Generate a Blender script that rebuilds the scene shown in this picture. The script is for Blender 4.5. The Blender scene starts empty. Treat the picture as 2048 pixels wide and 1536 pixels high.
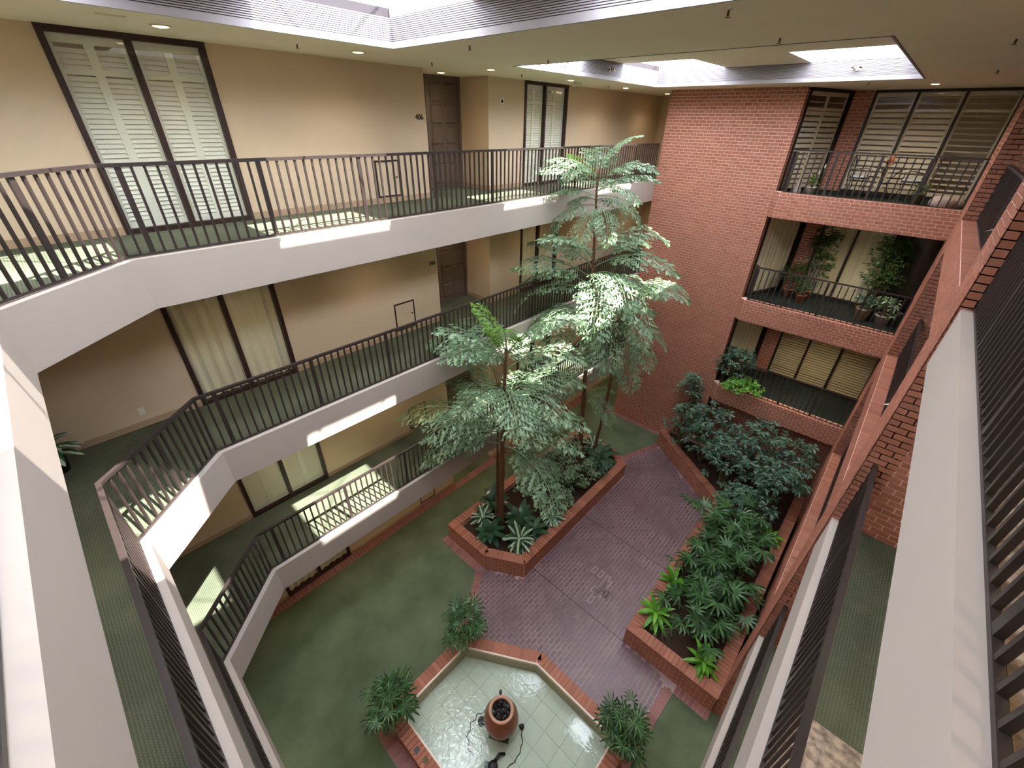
import bpy, bmesh, math, random
from mathutils import Vector, Matrix
S = bpy.context.scene
COL = S.collection

# ---------------------------------------------------------------- camera
FPX = 840.8
CAM = Vector((6.7657, 0.5112, 10.6672))
YAW, PIT, ROL = 0.7348, 0.5575, 0.0225
cF = Vector((-math.sin(YAW) * math.cos(PIT), math.cos(YAW) * math.cos(PIT), -math.sin(PIT)))
cR = Vector((math.cos(YAW), math.sin(YAW), 0))
cU = cR.cross(cF)
cR2 = cR * math.cos(ROL) + cU * math.sin(ROL)
cU2 = -cR * math.sin(ROL) + cU * math.cos(ROL)
cam_data = bpy.data.cameras.new('camera')
cam_data.sensor_width = 36.0
cam_data.lens = FPX / 2048 * 36.0
cam_data.clip_start = 0.02
cam_data.clip_end = 200
cam = bpy.data.objects.new('camera', cam_data)
COL.objects.link(cam)
cam.matrix_world = Matrix(((cR2.x, cU2.x, -cF.x, CAM.x), (cR2.y, cU2.y, -cF.y, CAM.y), (cR2.z, cU2.z, -cF.z, CAM.z), (0, 0, 0, 1)))
S.camera = cam

# ---------------------------------------------------------------- world, sun, exposure
world = bpy.data.worlds.new('world')
S.world = world
world.use_nodes = True
wn = world.node_tree.nodes
bg = wn['Background']
bg.inputs[0].default_value = (0.86, 0.91, 1.0, 1)
bg.inputs[1].default_value = 17.0
sun_d = bpy.data.lights.new('sun', 'SUN')
sun_d.energy = 30.0
sun_d.angle = math.radians(0.6)
sun_d.color = (1.0, 0.95, 0.87)
sun = bpy.data.objects.new('sun', sun_d)
COL.objects.link(sun)
sun.rotation_euler = Vector((-0.60, -0.12, -1.0)).to_track_quat('-Z', 'Y').to_euler()
sun.location = (8, 4, 20)
vs = S.view_settings
vs.view_transform = 'Standard'
vs.look = 'None'
vs.gamma = 1.0
vs.use_curve_mapping = False
vs.exposure = 0.22
try:
    S.cycles.use_denoising = True
    S.cycles.adaptive_threshold = .015
    S.cycles.max_bounces = 12
    S.cycles.diffuse_bounces = 6
    S.cycles.glossy_bounces = 4
    S.cycles.transmission_bounces = 6
    S.cycles.transparent_max_bounces = 24
    S.cycles.caustics_reflective = False
    S.cycles.caustics_refractive = False
    S.cycles.sample_clamp_indirect = 8.0
except Exception:
    pass

# ---------------------------------------------------------------- dimensions
H = 3.05                     # storey height
WX = -1.71                   # face of the apartment wall on the left
RX = 7.39                    # edge of the right walkway
BX = 7.37                    # face of the brick wall on the right
LY = 14.70                   # face of the far brick wall
ZC = 11.55                   # top ceiling
ZB, ZT = -0.605, 0.02        # fascia below / above its floor
C1, C2 = 1.18, 1.12          # cut corners of the opening

# ---------------------------------------------------------------- materials
def lin(c):
    return tuple((x / 255 / 12.92 if x / 255 <= .04045 else ((x / 255 + .055) / 1.055) ** 2.4) for x in c) + (1,)

def nodes_of(name):
    m = bpy.data.materials.new(name)
    m.use_nodes = True
    nt = m.node_tree
    return m, nt, nt.nodes['Principled BSDF']

def mat(name, col, rough=.6, var=.0, scale=8., bump=0., bscale=60., metal=0., spec=.4, col2=None, coat=0., stretch=None):
    """plain surface with a soft procedural colour variation and fine bump"""
    m, nt, b = nodes_of(name)
    b.inputs['Roughness'].default_value = rough
    b.inputs['Metallic'].default_value = metal
    b.inputs['Specular IOR Level'].default_value = spec
    b.inputs['Coat Weight'].default_value = coat
    c = lin(col)
    tc = nt.nodes.new('ShaderNodeTexCoord')
    src = tc.outputs['Object']
    if stretch:
        mp = nt.nodes.new('ShaderNodeMapping')
        mp.inputs['Scale'].default_value = stretch
        nt.links.new(src, mp.inputs['Vector'])
        src = mp.outputs['Vector']
    if var > 0 or col2:
        n = nt.nodes.new('ShaderNodeTexNoise')
        n.inputs['Scale'].default_value = scale
        n.inputs['Detail'].default_value = 4
        nt.links.new(src, n.inputs['Vector'])
        r = nt.nodes.new('ShaderNodeValToRGB')
        d = lin(col2) if col2 else tuple(x * (1 - var) for x in c[:3]) + (1,)
        r.color_ramp.elements[0].position = .35
        r.color_ramp.elements[1].position = .65
        r.color_ramp.elements[0].color = d
        r.color_ramp.elements[1].color = c
        nt.links.new(n.outputs['Fac'], r.inputs['Fac'])
        nt.links.new(r.outputs['Color'], b.inputs['Base Color'])
    else:
        b.inputs['Base Color'].default_value = c
    if bump > 0:
        n2 = nt.nodes.new('ShaderNodeTexNoise')
        n2.inputs['Scale'].default_value = bscale
        nt.links.new(src, n2.inputs['Vector'])
        bp = nt.nodes.new('ShaderNodeBump')
        bp.inputs['Strength'].default_value = bump
        bp.inputs['Distance'].default_value = .01
        nt.links.new(n2.outputs['Fac'], bp.inputs['Height'])
        nt.links.new(bp.outputs['Normal'], b.inputs['Normal'])
    return m

def brick_mat(name, cols, rough=.75, spec=.3, coat=0.):
    """each brick takes its own tone from a ramp"""
    m, nt, b = nodes_of(name)
    b.inputs['Roughness'].default_value = rough
    b.inputs['Specular IOR Level'].default_value = spec
    b.inputs['Coat Weight'].default_value = coat
    b.inputs['Coat Roughness'].default_value = .35
    g = nt.nodes.new('ShaderNodeNewGeometry')
    oi = nt.nodes.new('ShaderNodeObjectInfo')
    a = nt.nodes.new('ShaderNodeMath'); a.operation = 'ADD'
    nt.links.new(g.outputs['Random Per Island'], a.inputs[0])
    nt.links.new(oi.outputs['Random'], a.inputs[1])
    f = nt.nodes.new('ShaderNodeMath'); f.operation = 'FRACT'
    nt.links.new(a.outputs[0], f.inputs[0])
    r = nt.nodes.new('ShaderNodeValToRGB')
    el = r.color_ramp.elements
    while len(el) < len(cols):
        el.new(.5)
    for i, c in enumerate(cols):
        el[i].position = i / (len(cols) - 1)
        el[i].color = lin(c)
    nt.links.new(f.outputs[0], r.inputs['Fac'])
    n = nt.nodes.new('ShaderNodeTexNoise')
    n.inputs['Scale'].default_value = 55
    n.inputs['Detail'].default_value = 3
    nt.links.new(g.outputs['Position'], n.inputs['Vector'])
    mx = nt.nodes.new('ShaderNodeMix'); mx.data_type = 'RGBA'; mx.blend_type = 'MULTIPLY'
    mx.inputs['Factor'].default_value = .35
    nt.links.new(r.outputs['Color'], mx.inputs['A'])
    nt.links.new(n.outputs['Color'], mx.inputs['B'])
    nt.links.new(r.outputs['Color'], b.inputs['Base Color'])
    bp = nt.nodes.new('ShaderNodeBump')
    bp.inputs['Strength'].default_value = .25
    bp.inputs['Distance'].default_value = .004
    nt.links.new(n.outputs['Fac'], bp.inputs['Height'])
    nt.links.new(bp.outputs['Normal'], b.inputs['Normal'])
    return m

def carpet_mat(name, c1, c2, scale=60.):
    """loop-pile carpet in fine ribs, with faint traffic wear"""
    m, nt, b = nodes_of(name)
    b.inputs['Roughness'].default_value = .95
    b.inputs['Specular IOR Level'].default_value = .1
    g = nt.nodes.new('ShaderNodeNewGeometry')
    w = nt.nodes.new('ShaderNodeTexWave')
    w.inputs['Scale'].default_value = scale / 6.28 * 1.6
    w.inputs['Distortion'].default_value = .4
    w.bands_direction = 'X'
    nt.links.new(g.outputs['Position'], w.inputs['Vector'])
    w2 = nt.nodes.new('ShaderNodeTexWave')
    w2.inputs['Scale'].default_value = scale / 6.28 * 1.6
    w2.bands_direction = 'Y'
    nt.links.new(g.outputs['Position'], w2.inputs['Vector'])
    ml = nt.nodes.new('ShaderNodeMath'); ml.operation = 'MULTIPLY'
    nt.links.new(w.outputs['Fac'], ml.inputs[0]); nt.links.new(w2.outputs['Fac'], ml.inputs[1])
    n = nt.nodes.new('ShaderNodeTexNoise')
    n.inputs['Scale'].default_value = .9
    n.inputs['Detail'].default_value = 5
    nt.links.new(g.outputs['Position'], n.inputs['Vector'])
    mr = nt.nodes.new('ShaderNodeMath'); mr.operation = 'MULTIPLY_ADD'
    mr.inputs[1].default_value = .55
    nt.links.new(ml.outputs[0], mr.inputs[0]); nt.links.new(n.outputs['Fac'], mr.inputs[2])
    r = nt.nodes.new('ShaderNodeValToRGB')
    r.color_ramp.elements[0].position = .35
    r.color_ramp.elements[1].position = 1.0
    r.color_ramp.elements[0].color = lin(c1)
    r.color_ramp.elements[1].color = lin(c2)
    nt.links.new(mr.outputs[0], r.inputs['Fac'])
    nt.links.new(r.outputs['Color'], b.inputs['Base Color'])
    bp = nt.nodes.new('ShaderNodeBump')
    bp.inputs['Strength'].default_value = .5
    bp.inputs['Distance'].default_value = .01
    nt.links.new(ml.outputs[0], bp.inputs['Height'])
    nt.links.new(bp.outputs['Normal'], b.inputs['Normal'])
    return m

def fresnel(nt, ior):
    """reflectance of a thin sheet, the same from both sides"""
    fr = nt.nodes.new('ShaderNodeFresnel')
    g = nt.nodes.new('ShaderNodeNewGeometry')
    mr = nt.nodes.new('ShaderNodeMapRange')
    mr.inputs['To Min'].default_value = ior
    mr.inputs['To Max'].default_value = 1 / ior
    nt.links.new(g.outputs['Backfacing'], mr.inputs['Value'])
    nt.links.new(mr.outputs[0], fr.inputs['IOR'])
    return fr

def glass_mat(name, tint=(1, 1, 1), gloss=1.0):
    """clear pane: light passes, surroundings mirror by the Fresnel law"""
    m, nt, b = nodes_of(name)
    nt.nodes.remove(b)
    out = nt.nodes['Material Output']
    t = nt.nodes.new('ShaderNodeBsdfTransparent')
    t.inputs[0].default_value = tint + (1,)
    gl = nt.nodes.new('ShaderNodeBsdfGlossy')
    gl.inputs['Roughness'].default_value = .01
    fr = fresnel(nt, 1.5)
    mu = nt.nodes.new('ShaderNodeMath'); mu.operation = 'MULTIPLY'
    mu.inputs[1].default_value = gloss
    nt.links.new(fr.outputs[0], mu.inputs[0])
    mx = nt.nodes.new('ShaderNodeMixShader')
    nt.links.new(mu.outputs[0], mx.inputs[0])
    nt.links.new(t.outputs[0], mx.inputs[1])
    nt.links.new(gl.outputs[0], mx.inputs[2])
    nt.links.new(mx.outputs[0], out.inputs[0])
    return m

def water_mat():
    m, nt, b = nodes_of('water')
    nt.nodes.remove(b)
    out = nt.nodes['Material Output']
    t = nt.nodes.new('ShaderNodeBsdfTransparent')
    t.inputs[0].default_value = (.94, .97, .95, 1)
    gl = nt.nodes.new('ShaderNodeBsdfGlossy')
    gl.inputs['Roughness'].default_value = .02
    fr = fresnel(nt, 1.33)
    g = nt.nodes.new('ShaderNodeNewGeometry')
    sp = nt.nodes.new('ShaderNodeVectorMath'); sp.operation = 'DISTANCE'
    sp.inputs[1].default_value = (4.31, 3.13, .12)
    nt.links.new(g.outputs['Position'], sp.inputs[0])
    n = nt.nodes.new('ShaderNodeTexNoise')
    n.inputs['Scale'].default_value = 9.0
    n.inputs['Detail'].default_value = 3
    n.inputs['Distortion'].default_value = 1.2
    nt.links.new(g.outputs['Position'], n.inputs['Vector'])
    bp = nt.nodes.new('ShaderNodeBump')
    # the overflow stirs the water left of the urn, the right side lies calm
    sx = nt.nodes.new('ShaderNodeSeparateXYZ'); nt.links.new(g.outputs['Position'], sx.inputs[0])
    mr = nt.nodes.new('ShaderNodeMapRange'); mr.inputs['From Min'].default_value = 4.6; mr.inputs['From Max'].default_value = 3.6
    mr.inputs['To Min'].default_value = .12; mr.inputs['To Max'].default_value = 1.0
    nt.links.new(sx.outputs['X'], mr.inputs['Value'])
    hm = nt.nodes.new('ShaderNodeMath'); hm.operation = 'MULTIPLY'
    nt.links.new(n.outputs['Fac'], hm.inputs[0]); nt.links.new(mr.outputs[0], hm.inputs[1])
    bp.inputs['Strength'].default_value = 1.0
    bp.inputs['Distance'].default_value = .0075
    nt.links.new(hm.outputs[0], bp.inputs['Height'])
    nt.links.new(bp.outputs['Normal'], gl.inputs['Normal'])
    nt.links.new(bp.outputs['Normal'], fr.inputs['Normal'])
    mx = nt.nodes.new('ShaderNodeMixShader')
    nt.links.new(fr.outputs[0], mx.inputs[0])
    nt.links.new(t.outputs[0], mx.inputs[1])
    nt.links.new(gl.outputs[0], mx.inputs[2])
    nt.links.new(mx.outputs[0], out.inputs[0])
    return m

def leaf_mat(name, c1, c2, rough=.42, stripe=None, swidth=.3, trans=.25):
    """leaf blade: tone differs from leaf to leaf, some light shines through; stripe = paler midrib field in the leaf's own coordinates"""
    m, nt, b = nodes_of(name)
    out = nt.nodes['Material Output']
    b.inputs['Roughness'].default_value = rough
    b.inputs['Specular IOR Level'].default_value = .45
    g = nt.nodes.new('ShaderNodeNewGeometry')
    oi = nt.nodes.new('ShaderNodeObjectInfo')
    a = nt.nodes.new('ShaderNodeMath'); a.operation = 'ADD'
    nt.links.new(g.outputs['Random Per Island'], a.inputs[0]); nt.links.new(oi.outputs['Random'], a.inputs[1])
    f = nt.nodes.new('ShaderNodeMath'); f.operation = 'FRACT'
    nt.links.new(a.outputs[0], f.inputs[0])
    mx = nt.nodes.new('ShaderNodeMix'); mx.data_type = 'RGBA'
    mx.inputs['A'].default_value = lin(c1); mx.inputs['B'].default_value = lin(c2)
    nt.links.new(f.outputs[0], mx.inputs['Factor'])
    col = mx.outputs['Result']
    if stripe:
        tc = nt.nodes.new('ShaderNodeTexCoord')
        sx = nt.nodes.new('ShaderNodeSeparateXYZ')
        nt.links.new(tc.outputs['Generated'], sx.inputs[0])
        nz = nt.nodes.new('ShaderNodeTexNoise'); nz.inputs['Scale'].default_value = 9
        nt.links.new(tc.outputs['Generated'], nz.inputs['Vector'])
        d = nt.nodes.new('ShaderNodeMath'); d.operation = 'SUBTRACT'; d.inputs[1].default_value = .5
        nt.links.new(sx.outputs['Y'], d.inputs[0])
        ab = nt.nodes.new('ShaderNodeMath'); ab.operation = 'ABSOLUTE'
        nt.links.new(d.outputs[0], ab.inputs[0])
        ad = nt.nodes.new('ShaderNodeMath'); ad.operation = 'MULTIPLY_ADD'; ad.inputs[1].default_value = .25
        nt.links.new(nz.outputs['Fac'], ad.inputs[0]); nt.links.new(ab.outputs[0], ad.inputs[2])
        ls = nt.nodes.new('ShaderNodeMath'); ls.operation = 'LESS_THAN'; ls.inputs[1].default_value = swidth
        nt.links.new(ad.outputs[0], ls.inputs[0])
        m2 = nt.nodes.new('ShaderNodeMix'); m2.data_type = 'RGBA'
        m2.inputs['B'].default_value = lin(stripe)
        nt.links.new(col, m2.inputs['A']); nt.links.new(ls.outputs[0], m2.inputs['Factor'])
        col = m2.outputs['Result']
    nt.links.new(col, b.inputs['Base Color'])
    tr = nt.nodes.new('ShaderNodeBsdfTranslucent')
    nt.links.new(col, tr.inputs[0])
    ms = nt.nodes.new('ShaderNodeMixShader')
    ms.inputs[0].default_value = trans
    nt.links.new(b.outputs[0], ms.inputs[1]); nt.links.new(tr.outputs[0], ms.inputs[2])
    nt.links.new(ms.outputs[0], out.inputs[0])
    return m

def emit_mat(name, col, s):
    m, nt, b = nodes_of(name)
    b.inputs['Base Color'].default_value = (1, 1, 1, 1)
    b.inputs['Emission Color'].default_value = col + (1,)
    b.inputs['Emission Strength'].default_value = s
    return m

M = dict(
    wall=mat('tan_wall_paint', (208, 187, 160), .8, .04, 1.5, .15, 90),
    ceil=mat('ceiling_paint', (230, 219, 200), .85, .03, 1.2),
    fascia=mat('fascia_paint', (182, 170, 160), .7, .03, 1.5),
    white=mat('white_trim_paint', (232, 228, 224), .6, .02, 3),
    rib=mat('greyed_rib_panel', (158, 152, 156), .6, .02, 3),  # white slats painted grey to hold down the skylight glare on them
    ribgap=mat('painted_shade_rib_channel', (46, 40, 44), .8, .05, 3),  # near-black backing: shade between the ribs is put into the colour
    base=mat('baseboard_paint', (176, 150, 122), .6, .05, 4),
    carpet=carpet_mat('green_loop_carpet', (74, 86, 64), (120, 131, 103)),
    carpet_up=carpet_mat('green_walkway_carpet', (68, 75, 61), (114, 119, 99), 45),
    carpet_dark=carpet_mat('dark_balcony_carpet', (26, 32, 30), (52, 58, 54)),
    brick=brick_mat('red_brick', [(150, 94, 74), (166, 108, 87), (158, 100, 79), (174, 114, 93), (154, 102, 84)]),
    mortar=mat('pink_mortar', (236, 196, 178), .9, .06, 25),
    mortar_d=mat('planter_mortar', (222, 176, 156), .9, .1, 25),
    paver=brick_mat('sealed_purple_paver', [(99, 76, 82), (111, 86, 93), (105, 81, 87), (118, 94, 99)], .42, .5, .25),
    paver_b=brick_mat('border_paver', [(138, 88, 82), (152, 100, 94), (130, 82, 78)], .55, .4),
    pmortar=mat('paver_joint', (192, 166, 164), .8, 0, 1.1, 0, col2=(116, 94, 98)),
    bloom=mat('pale_mortar_bloom', (200, 176, 174), .85, .1, 20),
    joint=mat('expansion_joint', (38, 30, 32), .9, .1),
    rail=mat('bronze_rail_paint', (50, 41, 39), .42, .12, 9, 0, spec=.5),
    frame=mat('dark_brown_frame', (52, 34, 30), .45, .1, 9),
    frame_d=mat('bronze_balcony_frame', (34, 27, 25), .45, .1, 9),
    glass=glass_mat('window_glass', (.98, .99, .985), 1.0),
    skyglass=glass_mat('skylight_glass', (.97, .98, 1.0), .6),
    shutter=mat('white_shutter_paint', (228, 229, 214), .6, .02, 4),
    shutter_t=mat('taupe_shutter_paint', (222, 212, 190), .6, .04, 4),
    blind=mat('cream_blind', (206, 188, 146), .7, .04, 4),
    curtain=mat('cream_drapery', (222, 214, 184), .85, .05, 3, .1, 30),
    door=mat('dark_stained_wood', (108, 92, 84), .45, .25, 6, .12, 30, stretch=(12, 12, 1.2)),
    granite=mat('speckled_stone_floor', (196, 176, 158), .4, 0, 16, 0, col2=(118, 102, 92)),
    tile=mat('pale_pool_tile', (196, 198, 184), .35, .06, 4),
    tile_b=mat('beige_pool_tile', (176, 164, 132), .4, .08, 6),
    grout=mat('pool_grout', (158, 162, 150), .8, .1, 9),
    coping=mat('cream_tile_edge', (232, 214, 196), .4, .04, 8),
    water=water_mat(),
    terracotta=mat('glazed_terracotta', (140, 72, 46), .34, .22, 14, .1, 40, coat=.3),
    terr_pot=mat('terracotta_pot', (178, 100, 62), .7, .12, 10),
    urn_rim=mat('worn_urn_rim', (196, 150, 126), .7, .25, 60),
    stone_d=mat('dark_wet_stone', (44, 40, 42), .25, .4, 30, .6, 40),
    stone_l=mat('pale_fieldstone', (176, 160, 150), .8, .2, 9, .4, 20),
    basket=mat('woven_basket', (186, 160, 126), .8, .25, 50, .6, 70),
    soil=mat('potting_soil', (62, 42, 32), .95, .35, 30, .8, 50),
    black=mat('black_rubber', (26, 26, 27), .5),
    iron=mat('black_wrought_iron', (30, 27, 27), .5),
    cushion=mat('pale_blue_cushion', (166, 178, 190), .9, .06, 8),
    pillow=mat('white_pillow', (214, 206, 198), .9, .05, 8),
    chrome=mat('sprinkler_metal', (150, 140, 128), .3, metal=1.),
    plastic=mat('white_plastic', (226, 222, 210), .5),
    brass=mat('dark_brass', (104, 80, 52), .35, metal=.8),
    wood=mat('table_ornament_wood', (170, 108, 76), .6, .2, 10),
    pot_w=mat('white_ceramic_pot', (214, 206, 196), .4, .05, 6),
    bark=mat('fibrous_palm_bark', (128, 88, 62), .9, .4, 9, .8, 30, stretch=(6, 6, 1)),
    bark_g=mat('grey_green_stem', (108, 100, 72), .8, .3, 10, .4, 30),
    palm=leaf_mat('fishtail_leaflet', (98, 128, 94), (148, 174, 138), .38, trans=.25),
    palm_y=leaf_mat('young_palm_leaflet', (96, 140, 54), (130, 172, 74), .4, trans=.35),
    rhapis=leaf_mat('fan_palm_blade', (44, 78, 42), (84, 124, 74), .34, trans=.15),
    lime=leaf_mat('lime_strap_leaf', (80, 146, 40), (128, 188, 66), .35, trans=.3),
    aglao=leaf_mat('variegated_leaf', (44, 78, 54), (60, 98, 66), .36, (186, 204, 180), .27, trans=.1),
    broad=leaf_mat('dark_broad_leaf', (38, 72, 50), (58, 96, 66), .3, trans=.1),
    shrub=leaf_mat('dark_shrub_leaf', (50, 82, 62), (104, 138, 112), .34, trans=.15),
    ficus=leaf_mat('ficus_leaf', (48, 76, 40), (92, 122, 66), .4, trans=.18),
    red=leaf_mat('red_bract', (200, 62, 40), (220, 84, 52), .5, trans=.2),
    bulb=emit_mat('lamp_glow', (1.0, .74, .42), 14.0),
    ring=mat('downlight_ring', (226, 214, 186), .5),
)

# ---------------------------------------------------------------- helpers
class MB:
    """collects faces, then becomes ONE mesh object"""
    def __init__(s):
        s.v, s.f = [], []
    def poly(s, pts):
        n = len(s.v); s.v += [tuple(p) for p in pts]; s.f.append(tuple(range(n, n + len(pts)))); return s
    def box(s, x0, x1, y0, y1, z0, z1):
        n = len(s.v)
        s.v += [(x0, y0, z0), (x1, y0, z0), (x1, y1, z0), (x0, y1, z0), (x0, y0, z1), (x1, y0, z1), (x1, y1, z1), (x0, y1, z1)]
        for q in ((0, 3, 2, 1), (4, 5, 6, 7), (0, 1, 5, 4), (1, 2, 6, 5), (2, 3, 7, 6), (3, 0, 4, 7)):
            s.f.append(tuple(n + i for i in q))
        return s
    def obox(s, O, U, V, N, w, h, d0, d1):
        """box spanned by w along U, h along V and from d0 to d1 along N"""
        n = len(s.v); O = Vector(O); U = Vector(U); V = Vector(V); N = Vector(N)
        for d in (d0, d1):
            for a, b in ((0, 0), (w, 0), (w, h), (0, h)):
                s.v.append(tuple(O + U * a + V * b + N * d))
        for q in ((0, 3, 2, 1), (4, 5, 6, 7), (0, 1, 5, 4), (1, 2, 6, 5), (2, 3, 7, 6), (3, 0, 4, 7)):
            s.f.append(tuple(n + i for i in q))
        return s
    def prism(s, poly, z0, z1):
        n = len(s.v); k = len(poly)
        s.v += [(p[0], p[1], z0) for p in poly] + [(p[0], p[1], z1) for p in poly]
        s.f.append(tuple(n + i for i in reversed(range(k)))); s.f.append(tuple(n + k + i for i in range(k)))
        for i in range(k):
            j = (i + 1) % k; s.f.append((n + i, n + j, n + k + j, n + k + i))
        return s
    def tube(s, pts, r, n=6, cap=True):
        pts = [Vector(p) for p in pts]
        rs = r if isinstance(r, (list, tuple)) else [r] * len(pts)
        b = len(s.v); prev = None
        for i, p in enumerate(pts):
            t = (pts[min(i + 1, len(pts) - 1)] - pts[max(i - 1, 0)])
            t = t.normalized() if t.length > 1e-9 else Vector((0, 0, 1))
            a = prev if prev is not None else (Vector((1, 0, 0)) if abs(t.x) < .8 else Vector((0, 1, 0)))
            a = (a - t * a.dot(t)).normalized(); prev = a; c = t.cross(a)
            for k in range(n):
                w = 2 * math.pi * k / n
                s.v.append(tuple(p + (a * math.cos(w) + c * math.sin(w)) * rs[i]))
        for i in range(len(pts) - 1):
            for k in range(n):
                k2 = (k + 1) % n
                s.f.append((b + i * n + k, b + i * n + k2, b + (i + 1) * n + k2, b + (i + 1) * n + k))
        if cap:
            s.f.append(tuple(b + k for k in reversed(range(n)))); e = b + (len(pts) - 1) * n
            s.f.append(tuple(e + k for k in range(n)))
        return s
    def lathe(s, prof, c=(0, 0, 0), n=24):
        b = len(s.v)
        for r, z in prof:
            for k in range(n):
                w = 2 * math.pi * k / n
                s.v.append((c[0] + r * math.cos(w), c[1] + r * math.sin(w), c[2] + z))
        for i in range(len(prof) - 1):
            for k in range(n):
                k2 = (k + 1) % n
                s.f.append((b + i * n + k, b + i * n + k2, b + (i + 1) * n + k2, b + (i + 1) * n + k))
        return s
    def mesh(s, name, m, smooth=False):
        me = bpy.data.meshes.new(name); me.from_pydata(s.v, [], s.f)
        me.materials.append(m); me.update()
        if smooth:
            me.polygons.foreach_set('use_smooth', [True] * len(me.polygons))
        return me
    def build(s, name, m, parent=None, smooth=False):
        o = bpy.data.objects.new(name, s.mesh(name, m, smooth)); COL.objects.link(o); o.parent = parent
        return o

def tag(o, label=None, cat=None, group=None, kind=None):
    if label: o['label'] = label
    if cat: o['category'] = cat
    if group: o['group'] = group
    if kind: o['kind'] = kind
    return o

def thing(name, label, cat, loc=(0, 0, 0), rz=0., group=None, kind=None):
    o = bpy.data.objects.new(name, None); COL.objects.link(o)
    o.location = loc; o.rotation_euler = (0, 0, rz); o.empty_display_size = .2
    return tag(o, label, cat, group, kind)

def inst(name, me, parent, mtx=None, loc=None, rot=None, scale=None):
    o = bpy.data.objects.new(name, me); COL.objects.link(o); o.parent = parent
    if mtx is not None: o.matrix_basis = mtx
    if loc is not None: o.location = loc
    if rot is not None: o.rotation_euler = rot
    if scale is not None: o.scale = scale if isinstance(scale, (list, tuple)) else (scale,) * 3
    return o

def px(p):
    d = Vector(p) - CAM; z = d.dot(cF)
    if z < .05: return None
    return 1024 + FPX * d.dot(cR2) / z, 768 - FPX * d.dot(cU2) / z, z

# ---- bricks laid one by one
class Laid:
    """gathers bricks (origin, U, V, N, w, h), then lays them on a piece of the setting"""
    def __init__(s): s.c = []
    def wall(s, O, U, N, width, height, course=.0813, blen=.2032, j=.013, shift=0., V=(0, 0, 1), header_top=False, hole=None):
        O, U, V, N = Vector(O), Vector(U).normalized(), Vector(V).normalized(), Vector(N).normalized()
        rows = max(1, round(height / course)); ch = height / rows
        for i in range(rows):
            L = blen if not (header_top and i == rows - 1) else blen * .5
            x = -((i % 2) * L * .5 + shift) % L - L
            while x < width - 1e-6:
                a, b = max(0, x) + j / 2, min(width, x + L) - j / 2
                if b - a > .025 and not (hole and hole((a + b) / 2, (i + .5) * ch)):
                    s.c.append((O + U * a + V * (i * ch + j / 2), U, V, N, b - a, ch - j))
                x += L
    def row(s, P, Q, depth, z, bw=.1016, j=.011, n_up=(0, 0, 1), inward=None):
        """soldier bricks across a strip from P to Q (on its outer edge), reaching 'depth' to the inward side"""
        P, Q = Vector((P[0], P[1], z)), Vector((Q[0], Q[1], z)); U = (Q - P); L = U.length; U.normalize()
        V = Vector(inward).normalized() if inward else Vector((0, 0, 1)).cross(U)
        k = max(1, round(L / bw)); w = L / k; N = Vector(n_up)
        for i in range(k):
            s.c.append((P + U * (i * w + j / 2) + V * (j / 2), U, V, N, w - j, depth - j))
    def lay(s, parent, m, name='brick', proud=.006, limit=300, stuff='brickwork', sink=.02):
        sc = []
        for c in s.c:
            O, U, V, N, w, h = c
            ctr = O + U * w / 2 + V * h / 2
            q = px(ctr); a = 0.
            if q and -20 < q[0] < 2068 and -20 < q[1] < 1556 and (CAM - ctr).dot(N) > 0:
                q1, q2 = px(O), px(O + U * w); q3 = px(O + V * h)
                if q1 and q2 and q3:
                    a = abs((q2[0] - q1[0]) * (q3[1] - q1[1]) - (q2[1] - q1[1]) * (q3[0] - q1[0]))
            sc.append(a)
        order = sorted(range(len(s.c)), key=lambda i: -sc[i])
        cache = {}; rest = MB()
        for r, i in enumerate(order):
            O, U, V, N, w, h = s.c[i]
            flip = U.cross(V).dot(N) < 0
            if r < limit and sc[i] > 0:
                A, B, ww, hh = (V, U, h, w) if flip else (U, V, w, h)   # keep a right-handed frame
                key = (round(ww, 3), round(hh, 3))
                if key not in cache:
                    cache[key] = MB().obox((0, 0, 0), (1, 0, 0), (0, 1, 0), (0, 0, 1), ww, hh, -sink, proud).mesh(name, m)
                me = cache[key]
                mt = Matrix(((A.x, B.x, N.x, O.x), (A.y, B.y, N.y, O.y), (A.z, B.z, N.z, O.z), (0, 0, 0, 1)))
                inst(name, me, parent, mt)
            else:
                # front and four sides only
                n = len(rest.v)
                for d in (-sink, proud):
                    for a, b in ((0, 0), (w, 0), (w, h), (0, h)):
                        rest.v.append(tuple(O + U * a + V * b + N * d))
                for q in ((4, 5, 6, 7), (0, 1, 5, 4), (1, 2, 6, 5), (2, 3, 7, 6), (3, 0, 4, 7)):
                    rest.f.append(tuple(n + k for k in (reversed(q) if flip else q)))
        if rest.v:
            o = rest.build(stuff, m, parent); o['kind'] = 'stuff'

def offset_path(pts, d):
    """polyline shifted by d to its left"""
    out = []
    P = [Vector((p[0], p[1])) for p in pts]
    for i, p in enumerate(P):
        ns = []
        if i > 0: t = (p - P[i - 1]).normalized(); ns.append(Vector((-t.y, t.x)))
        if i < len(P) - 1: t = (P[i + 1] - p).normalized(); ns.append(Vector((-t.y, t.x)))
        n = sum(ns, Vector((0, 0))).normalized()
        out.append(p + n * (d / n.dot(ns[0])))
    return out

def strip(pts, d0, d1, z0, z1, mb=None):
    """bar following a polyline between two side offsets, mitred at the corners"""
    mb = mb or MB()
    a, b = offset_path(pts, d0), offset_path(pts, d1)
    for i in range(len(pts) - 1):
        mb.prism([a[i], a[i + 1], b[i + 1], b[i]], z0, z1)
    return mb

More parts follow.
